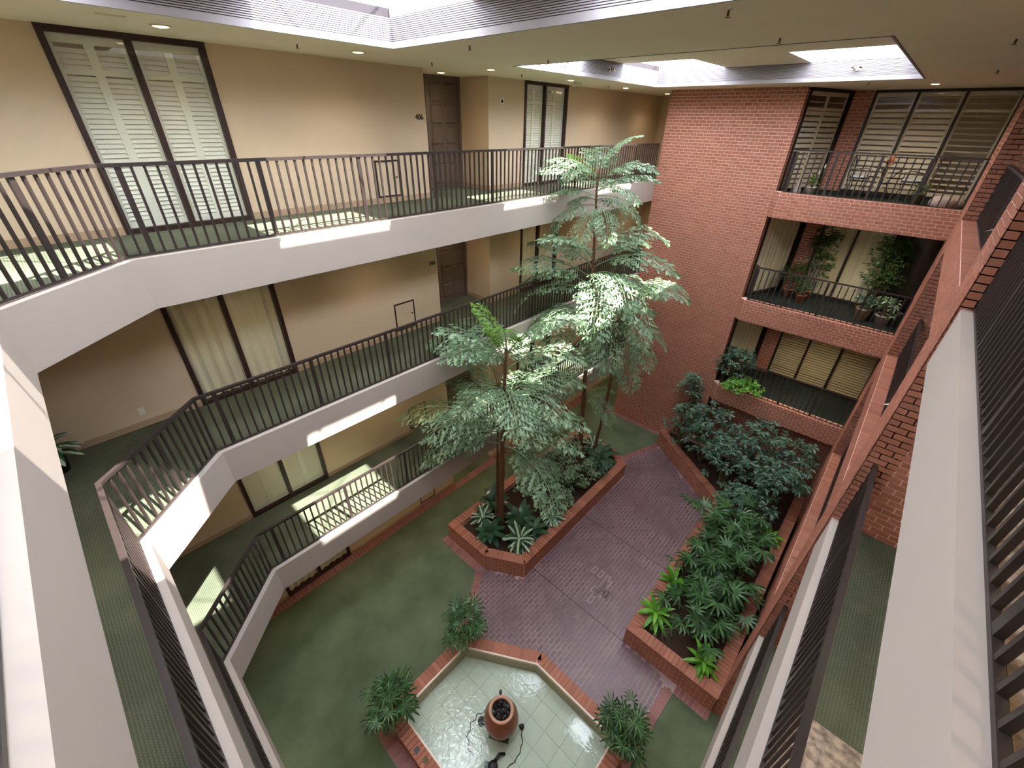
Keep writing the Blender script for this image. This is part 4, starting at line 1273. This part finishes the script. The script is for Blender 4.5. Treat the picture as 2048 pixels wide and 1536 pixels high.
def shrub(label, loc, clusters, rad, hgt, leaf_l, m, seed, nleaf=9, name='shrub', group=None, stems=4, z_min=.35, parts_leaf=False, cat='shrub'):
    """several stems; whorls of drooping leaves at the twig ends, joined as foliage"""
    T = thing(name, label, cat, loc, group=group); R = random.Random(seed)
    tips = []
    for i in range(clusters):
        a = R.uniform(0, 6.283); u = R.random() ** .5; zz = z_min + (1 - z_min) * R.random() ** .7
        prof = math.sin(math.pi * min(.95, max(.12, .15 + .72 * zz))) ** .6
        tips.append(Vector((rad * u * prof * math.cos(a), rad * u * prof * math.sin(a), hgt * zz)))
    for i in range(stems):
        a = 6.283 * i / stems + R.random(); top = Vector((rad * .45 * math.cos(a), rad * .45 * math.sin(a), hgt * R.uniform(.7, .9)))
        MB().tube([(.04 * math.cos(a), .04 * math.sin(a), -.04), top * .45 + Vector((R.uniform(-.05, .05), R.uniform(-.05, .05), 0)), top], [.022, .016, .008], 5).build('stem', M['bark_g'], T)
    mb = MB()
    for t in tips:
        out = Vector((t.x, t.y, .25 * hgt)).normalized()
        for k in range(nleaf):
            az = 6.283 * k / nleaf + R.uniform(-.3, .3); el = R.uniform(-.9, .35)
            d = (Vector((math.cos(az) * math.cos(el), math.sin(az) * math.cos(el), math.sin(el))) + out * .35).normalized()
            s = d.cross(Vector((0, 0, 1))); s = s.normalized() if s.length > .01 else Vector((1, 0, 0)); l = leaf_l * R.uniform(.75, 1.15)
            up = s.cross(d)
            o = t + d * .02; w = l * .21
            m1 = o + d * l * .5 - up * 0; e = o + d * l - Vector((0, 0, l * .18))
            mb.poly([o, m1 - s * w + up * w * .3, e]); n_ = len(mb.v)
            mb.v += [tuple(m1 + s * w + up * w * .3)]; mb.f.append((n_ - 3, n_ - 1, n_))
    f = mb.build('foliage', m, T); f['kind'] = 'stuff'
    return T

for i, (x, y, rad, hg, cl, lab) in enumerate(((1.75, 8.2, .5, .75, 40, 'low grey-green bush by the paving edge under the palms'), (1.7, 9.6, .55, .85, 46, 'rounded grey-green bush in the middle of the long planter'), (1.75, 10.4, .45, .8, 36, 'small bushy plant near the far end of the long planter'), (.7, 8.1, .5, .7, 34, 'low bush between the two palm trunks'), (.6, 10.1, .5, .8, 34, 'low bush at the foot of the tall palm'))):
    shrub(lab, (x, y, Z0), cl, rad, hg, .13, M['palm'] if i != 2 else M['shrub'], 150 + i, group='low bushes in the long planter', z_min=.15)
# dark shrubs of the right planter
for i, (x, y, rad, hg, cl, lab) in enumerate((
        (3.30, 13.75, .75, 1.9, 60, 'dark shrub at the left tip of the right planter'), (3.1, 14.1, .4, 2.9, 26, 'thin taller shrub rising against the far brick wall'),
        (4.15, 13.55, .9, 2.2, 80, 'dense dark shrub under the lowest far balcony'), (5.1, 12.9, .95, 1.9, 80, 'dark shrub behind the angled planter edge'),
        (5.6, 13.8, .9, 2.3, 70, 'tall dark shrub deep in the planter corner'), (6.4, 12.6, .95, 1.9, 80, 'dark shrub beside the lady palms and right wall'),
        (6.6, 13.7, .75, 2.1, 55, 'dark shrub in the far right corner of the planter'), (6.1, 11.5, .8, 1.3, 60, 'low dark shrub behind the lady palms'))):
    shrub(lab, (x, y, Z0), cl, rad, hg, .17, M['shrub'], 50 + i, group='dark shrubs in the right planter')
for i, (x, y, lab, h, nst) in enumerate(((5.75, 10.35, 'lady palm clump leaning over the paving in the right planter', 1.15, 7), (6.45, 10.5, 'lady palm clump behind, beside the bright green plant', 1.2, 7), (6.25, 9.55, 'lady palm clump in the middle of the right planter', 1.1, 8), (6.1, 8.6, 'lady palm clump between the two pairs of lime plants', .95, 7), (6.5, 8.9, 'lady palm clump close to the right brick wall', .95, 6), (6.35, 7.75, 'nearest lady palm clump with broad pale fans', .75, 6))):
    lady_palm(lab, (x, y, Z0), nst, h, .42, 3, FAN, 70 + i, 'lady palms in the right planter', 1.1)
for i, (x, y, s, lab) in enumerate(((5.60, 7.15, 1.05, 'lime green strap-leaved plant at the left corner of the right planter'), (5.55, 8.25, 1.0, 'lime green strap-leaved plant half hidden on the paving edge'), (6.85, 6.85, 1.0, 'lime green strap-leaved plant nearest the balconies in the right planter'), (6.95, 11.45, 1.0, 'lime green strap-leaved plant behind the lady palms by the wall'))):
    rosette('strap_leaf_plant', lab, 'plant', (x, y, Z0), LIME, 24, 1.25, .1, s * 1.15, 90 + i, .28, 'lime green plants of the right planter')
for i, (x, y, lab) in enumerate(((5.85, 7.0, 'low grassy tuft beside the corner lime plant'), (6.0, 7.35, 'low grassy tuft behind the corner lime plant'))):
    rosette('grass_tuft', lab, 'plant', (x, y, Z0), [blade(.4, .018, 1.2, M['bark_g']), blade(.45, .016, 1.5, M['rhapis'])], 24, 1.3, .6, 1., 100 + i, .05)

# potted lady palms at the corners of the fountain
for i, (x, y, lab, nst, h) in enumerate(((2.60, 3.72, 'potted lady palm at the cut corner of the fountain, next to the paving', 7, .62), (2.66, 1.74, 'potted lady palm with a red flower on the near left fountain corner', 8, .66), (6.20, 4.52, 'potted lady palm on the right fountain corner', 8, .62))):
    P = thing('plant_pot', ['terracotta pot of the palm at the cut fountain corner', 'terracotta pot of the flowering palm on the near left fountain corner', 'terracotta pot of the palm on the right fountain corner'][i], 'pot', (x, y, .395), group='pots on the fountain rim')
    MB().lathe([(.0, 0), (.12, 0), (.165, .2), (.175, .2), (.175, .24), (.155, .24), (.15, .2), (0, .2)], n=20).build('pot_body', M['terr_pot'], P, True)
    MB().lathe([(0, .215), (.15, .215)], n=16).build('soil', M['soil'], P)
    lady_palm(lab, (x, y, .61), nst, h, .17, 4, FAN_S, 110 + i, 'potted lady palms round the fountain', .92)
for i, (x, y, z, lab) in enumerate(((2.78, 1.68, .86, 'red bromeliad flower among the near left fountain palm'), (2.52, 3.60, .90, 'red bromeliad flower in the palm at the cut fountain corner'))):
    rosette('bromeliad_flower', lab, 'flower', (x, y, z), [blade(.12 if i == 0 else .09, .04, .4, M['red'])], 12, 1.2, .1, 1., 120 + i, .06)

# plant standing in the corner of the third-storey walkway
P = thing('plant_pot', 'dark pot in the corner of the third-storey walkway', 'pot', (-1.30, -.62, 2 * H))
MB().lathe([(0, 0), (.13, 0), (.17, .26), (.18, .28), (.155, .28), (.15, .24), (0, .24)], n=20).build('pot_body', M['stone_d'], P, True)
MB().lathe([(0, .25), (.15, .25)], n=16).build('soil', M['soil'], P)
rosette('potted_plant', 'striped foliage plant standing in the corner of the third-storey walkway', 'plant', (-1.30, -.62, 2 * H + .25), AGL, 24, 1.2, .1, 1.35, 130, .22)

# ---------------------------------------------------------------- far balconies: furniture and pots
def pot(label, loc, r, h, m, group=None):
    P = thing('plant_pot', label, 'pot', loc, group=group)
    MB().lathe([(0, 0), (r * .72, 0), (r * .96, h * .85), (r, h * .86), (r, h), (r * .88, h), (r * .86, h * .88), (0, h * .88)], n=20).build('pot_body', M[m], P, True)
    MB().lathe([(0, h * .9), (r * .87, h * .9)], n=16).build('soil', M['soil'], P)
    return loc[0], loc[1], loc[2] + h * .9

def ficus(label, loc, hgt, rad, cl, seed, m='ficus', leaf=.125, zmin=.45):
    shrub(label, loc, cl, rad, hgt, leaf, M[m], seed, 8, 'ficus_tree', None, 3, zmin, cat='tree')

z = 2 * H
q = pot('terracotta pot holding the left ficus on the third-storey far balcony', (4.50, 16.0, z), .16, .28, 'terr_pot')
ficus('slim potted ficus tree left of centre on the third-storey far balcony', (4.95, 16.25, z + .02), 2.1, .42, 110, 201, zmin=.35)
shrub('leafy green potted plant by the left railing of the third-storey balcony', q, 22, .32, .75, .14, M['ficus'], 202, name='potted_plant', z_min=.2, cat='plant')
q = pot('orange terracotta pot beside the left ficus on the third-storey balcony', (4.92, 15.75, z), .15, .24, 'terr_pot')
shrub('small flowering potted plant in the orange pot on the third-storey balcony', q, 20, .24, .45, .09, M['ficus'], 203, name='potted_plant', z_min=.2, cat='plant')
q = pot('woven basket pot at the right of the third-storey balcony', (6.52, 15.45, z), .19, .34, 'basket')
shrub('low leafy plant in the woven basket on the third-storey balcony', q, 22, .3, .35, .11, M['shrub'], 204, name='potted_plant', z_min=.2, cat='plant')
q = pot('pale clay pot next to the woven basket on the third-storey balcony', (6.98, 15.4, z), .19, .28, 'stone_l')
shrub('variegated leafy plant in the pale pot on the third-storey balcony', q, 26, .34, .45, .14, M['palm'], 205, name='potted_plant', z_min=.2, cat='plant')
q = pot('dark pot of the right ficus on the third-storey balcony', (6.55, 16.15, z), .2, .32, 'stone_d')
ficus('large potted ficus tree at the right of the third-storey far balcony', (q[0], q[1], q[2] - .02), 1.85, .50, 150, 206, zmin=.25)
q = pot('clay pot of the slim ficus on the third-storey far balcony', (4.95, 16.27, z), .15, .26, 'terr_pot')

z = H
shrub('dark ficus bush spilling over the left end of the second-storey far balcony railing', (4.0, 14.95, z + .02), 80, .58, 1.35, .15, M['shrub'], 210, z_min=.3, group=None)
shrub('bright green trailing plant hanging over the second-storey far balcony front', (4.45, 14.50, z + .12), 60, .62, .38, .13, M['lime'], 211, z_min=.1, name='trailing_plant', cat='plant', stems=3)
shrub('sprawling pale plant at the foot of the second-storey balcony by the brick wall', (2.85, 14.30, .45), 30, .42, 2.75, .12, M['palm'], 212, z_min=.75, stems=2)

# top storey: two chairs, a table, pots
z = 3 * H
def wire_chair(label, loc, rz):
    C = thing('wire_chair', label, 'chair', loc, rz, 'wrought iron chairs on the top balcony')
    for sx in (-1, 1):
        for sy in (-1, 1):
            MB().tube([(sx * .20, sy * .18, .44), (sx * .17, sy * .15, .22), (sx * .23, sy * .22, 0)], .011, 6).build('leg', M['iron'], C)
    ring = [(.22 * math.cos(a), .21 * math.sin(a), .44) for a in [2 * math.pi * i / 20 for i in range(21)]]
    MB().tube(ring, .012, 6, cap=False).build('seat_frame', M['iron'], C)
    MB().lathe([(0, .045), (.19, .045), (.215, .025), (.19, 0), (0, 0)], (0, 0, .445), n=20).build('seat_cushion', M['cushion'], C, True)
    hoop = [(.21 * math.cos(a), .19 + .06 * math.sin(a), .44 + .5 * math.sin(a)) for a in [math.pi * i / 14 for i in range(15)]]
    bk = MB().tube(hoop, .012, 6, cap=False).build('backrest', M['iron'], C)
    for s in (-.1, 0, .1):
        MB().tube([(s, .19, .45), (s * 1.2, .22, .68), (s, .245, .92)], .007, 5).build('back_rod', M['iron'], bk)
    for sx in (-1, 1):
        MB().tube([(sx * .21, .19, .62), (sx * .25, .0, .66), (sx * .23, -.17, .62), (sx * .21, -.17, .44)], .01, 5).build('armrest', M['iron'], C)
    return C
wire_chair('black wrought iron chair with pale cushion left of the top balcony table', (5.15, 15.75, z), math.radians(80))
wire_chair('black wrought iron chair with pale cushion right of the top balcony table', (6.25, 15.75, z), math.radians(-80))
T = thing('bistro_table', 'round black wrought iron table between the two chairs on the top balcony', 'table', (5.70, 15.75, z))
MB().lathe([(0, .72), (.34, .72), (.345, .71), (.34, .70), (0, .70)], n=28).build('tabletop', M['iron'], T)
for i in range(3):
    a = i * 2.094
    MB().tube([(.26 * math.cos(a), .26 * math.sin(a), .70), (.08 * math.cos(a), .08 * math.sin(a), .42), (.1 * math.cos(a), .1 * math.sin(a), .25), (.26 * math.cos(a), .26 * math.sin(a), 0)], .012, 6).build('leg', M['iron'], T)
MB().lathe([(.085, .34), (.10, .34), (.10, .36), (.085, .36)], n=16).build('leg_ring', M['iron'], T)
O = thing('table_ornament', 'carved wooden bird ornament on the top balcony table', 'ornament', (5.66, 15.75, z + .72))
MB().lathe([(0, 0), (.05, 0), (.055, .02), (.02, .04), (.02, .08), (.05, .14), (.06, .2), (.035, .27), (.03, .3), (0, .32)], n=14).build('body', M['wood'], O, True)
MB().tube([(0, 0, .28), (.06, -.02, .3), (.11, -.03, .27)], [.03, .02, .004], 7).build('beak', M['terr_pot'], O, True)
for sx in (-1, 1):
    MB().tube([(sx * .05, 0, .18), (sx * .08, .03, .12), (sx * .05, .06, .06)], [.02, .025, .005], 6).build('wing', M['wood'], O, True)
q = pot('white ceramic pot at the left end of the top far balcony', (4.28, 15.05, z), .13, .2, 'pot_w')
rosette('peace_lily', 'white-flowered lily in a ceramic pot on the top far balcony', 'plant', q, [blade(.28, .06, .7, M['lime']), blade(.26, .06, .9, M['ficus'])], 16, 1.3, .3, 1., 220, .12)
for i in range(3):
    rosette('lily_flower', ['tall white lily bloom leaning right in the ceramic pot', 'small white lily bloom in the middle of the ceramic pot', 'low white lily bloom at the left of the ceramic pot'][i], 'flower', (q[0] + (.16, .06, -.12)[i], q[1], q[2] + (.42, .28, .24)[i]), [blade(.10, .07, .2, M['pot_w'])], 2, 1.3, .9, 1., 225 + i, .04)
S_ = thing('garden_statue', 'small grey stone rabbit standing beside the lily pot', 'statue', (3.98, 15.0, z))
MB().lathe([(0, 0), (.09, 0), (.1, .08), (.07, .17), (.045, .21), (.065, .26), (.05, .32), (0, .34)], n=14).build('body', M['stone_l'], S_, True)
for sx in (-1, 1): MB().tube([(sx * .03, 0, .31), (sx * .045, .01, .42)], [.018, .008], 6).build('ear', M['stone_l'], S_)
rr = random.Random(9)
def boulder(label, loc, r, m, sq):
    bm = bmesh.new(); bmesh.ops.create_icosphere(bm, subdivisions=3, radius=r)
    for v in bm.verts: v.co *= 1 + .13 * math.sin(v.co.x * 14 + r * 50) * math.cos(v.co.y * 11) + rr.uniform(-.02, .02); v.co.z = max(-r * .5, v.co.z * sq)
    me = bpy.data.meshes.new('boulder'); bm.to_mesh(me); bm.free(); me.materials.append(M[m])
    me.polygons.foreach_set('use_smooth', [True] * len(me.polygons))
    o = bpy.data.objects.new('boulder', me); COL.objects.link(o); o.location = loc; tag(o, label, 'stone')
boulder('large pale stone on the floor at the right end of the top far balcony', (6.98, 15.0, z + .11), .22, 'stone_l', .75)
boulder('smaller pale stone against the right side of the top far balcony', (7.22, 15.42, z + .08), .16, 'stone_l', .95)
q = pot('mossy clay pot standing before the dark right window of the top far balcony', (6.5, 15.15, z), .14, .26, 'bark_g')
shrub('small sparse plant in the mossy pot on the top far balcony', q, 12, .16, .22, .08, M['ficus'], 240, name='potted_plant', z_min=.2, cat='plant')

# plants on the balconies of the right wall
for i, (y, zz, sc, lab) in enumerate(((9.6, 3 * H, 1.35, 'striped plant leaning out of the top right-wall balcony'), (9.3, 2 * H, 1.4, 'striped plant leaning out of the third-storey right-wall balcony'), (9.0, H, 1.1, 'small striped plant on the second-storey right-wall balcony'))):
    q = pot(f'dark pot on the {ORD[3 - i]}-storey balcony of the right wall', (BX + .48, y, zz), .16, .26, 'stone_d')
    rosette('potted_plant', lab, 'plant', q, AGL, 18, 1.2, .0, sc, 250 + i, .3 if i == 0 else .4)

# ---------------------------------------------------------------- ceiling fittings and lamps
def downlight(label, x, y, z, power, cat='lamp'):
    D = thing('downlight', label, cat, (x, y, z), group='recessed downlights')
    MB().lathe([(.085, -.001), (.11, -.001), (.11, -.008), (.085, -.012), (.085, -.001)], n=24).build('trim_ring', M['ring'], D, True)
    MB().lathe([(0, -.020), (.05, -.017), (.083, -.004)], n=20).build('lens', M['bulb'], D, True)
    ld = bpy.data.lights.new('lamp_light', 'SPOT'); ld.energy = power; ld.color = (1.0, .80, .55); ld.spot_size = math.radians(140); ld.spot_blend = .9; ld.shadow_soft_size = .06
    lo = bpy.data.objects.new('lamp_light', ld); COL.objects.link(lo); lo.parent = D; lo.location = (0, 0, -.035)
YS = (2.41, 4.97, 7.89, 10.6, 13.37)
WHERE = ('before the corner window', 'left of the access hatch', 'before the entrance recess', 'before the second window', 'near the far brick wall')
LP = 40.0
for l in range(4):
    zz = (ZC if l == 3 else (l + 1) * H + ZB + .01)
    for y, wh in zip(YS, WHERE):
        downlight(f'glowing recessed downlight in the {STOREY[l]}-storey ceiling {wh}', -.66 if y < 13 else -.76, y, zz, LP)
    downlight(f'glowing recessed downlight in the {STOREY[l]}-storey entrance recess', -2.05, 7.75, zz, LP * .6)
    downlight(f'recessed downlight in the {STOREY[l]}-storey corridor behind the brick wall', -.85, 16.2, zz, LP)
    for y in (1.5, 4.6):
        downlight(f'recessed downlight over the {STOREY[l]}-storey right walkway, {"nearer" if y < 3 else "farther"} one', 8.25, y, zz, LP)
    for x in (1.6, 4.6):
        downlight(f'recessed downlight over the {STOREY[l]}-storey near walkway, {"left" if x < 3 else "right"} one', x, -1.0, zz, LP)
    if l > 0:
        downlight(f'glowing recessed downlight over the {STOREY[l]}-storey far balcony', 5.9, 15.0, zz, LP * 3.6)

def sprinkler(label, x, y):
    D = thing('sprinkler', label, 'sprinkler', (x, y, ZC), group='ceiling sprinklers')
    MB().lathe([(0, -.004), (.032, -.004), (.035, 0)], n=14).build('escutcheon', M['white'], D)
    MB().tube([(0, 0, 0), (0, 0, -.045)], .011, 8).build('sprinkler_body', M['brass'], D)
    MB().lathe([(0, -.058), (.026, -.056), (.026, -.052), (0, -.05)], n=12).build('deflector', M['brass'], D)
for x, y, lab in ((-.70, 4.03, 'between the two left downlights'), (-.75, 6.48, 'left of the entrance door'), (1.30, 5.53, 'near the corner of the nearer light well'), (1.25, 7.33, 'near the corner of the farther light well'), (-.75, 8.92, 'right of the entrance recess'), (-.85, 12.6, 'before the farther light well end'), (4.82, 5.43, 'between the wells, nearest the camera'), (4.80, 7.16, 'between the wells, by the farther well'), (6.80, 8.62, 'over the right wall'), (6.79, 12.3, 'near the right end of the far balcony'), (4.82, 14.05, 'above the far brick wall')):
    sprinkler(f'small brass sprinkler head in the top ceiling {lab}', x, y)
E_ = thing('emergency_light', 'small twin emergency spotlight fixed under the top ceiling by the second window', 'light fitting', (-.92, 11.25, ZC))
MB().box(-.05, .05, -.11, .11, -.05, 0).build('housing', M['plastic'], E_)
for s_ in (-1, 1): MB().lathe([(0, -.10), (.035, -.10), (.03, -.05), (0, -.05)], (0, s_ * .16, 0), n=12).build('lamp_head', M['plastic'], E_, True)
for x, y, rot, lab in ((.12, 11.0, 0, 'on the left side of the farther light well'), (4.6, 13.5, -math.pi / 2, 'on the far side of the farther light well'), (.12, 2.2, 0, 'on the left side of the nearer light well')):
    P = thing('well_spotlight', f'small chrome spotlight {lab}', 'spotlight', (x, y, ZC + .2), rot)
    MB().lathe([(0, 0), (.04, 0), (.04, .02), (0, .02)], n=12).build('mounting_plate', M['chrome'], P).rotation_euler = (0, math.pi / 2, 0)
    for s_ in (-1, 1):
        h = MB().lathe([(.018, -.03), (.04, .05), (.036, .05), (0, .03)], n=12).build('lamp_head', M['chrome'], P, True); h.location = (.06, s_ * .05, 0); h.rotation_euler = (0, math.pi / 2, s_ * .4)
V_ = thing('air_grille', 'slim white ceiling grille before the corner window', 'vent', (.0 - .35, 1.9, ZC))
MB().box(-.03, .03, -.13, .13, -.008, 0).build('grille_frame', M['ceil'], V_)
for i in range(3): MB().box(-.02 + i * .015, -.012 + i * .015, -.12, .12, -.011, -.008).build('grille_bar', M['ring'], V_)

# thin wires that hold the palms to the walkway edge
for a, b, lab in (((0.0, 7.0, 2 * H + .0), (.92, 6.70, 4.6), 'thin dark wire tying the near palm to the third-storey walkway edge'), ((0.0, 11.4, H + .02), (.80, 10.6, 3.1), 'thin dark wire tying the tall palm to the second-storey walkway edge')):
    tag(MB().tube([a, b], .006, 6).build('tie_wire', M['black']), lab, 'wire')
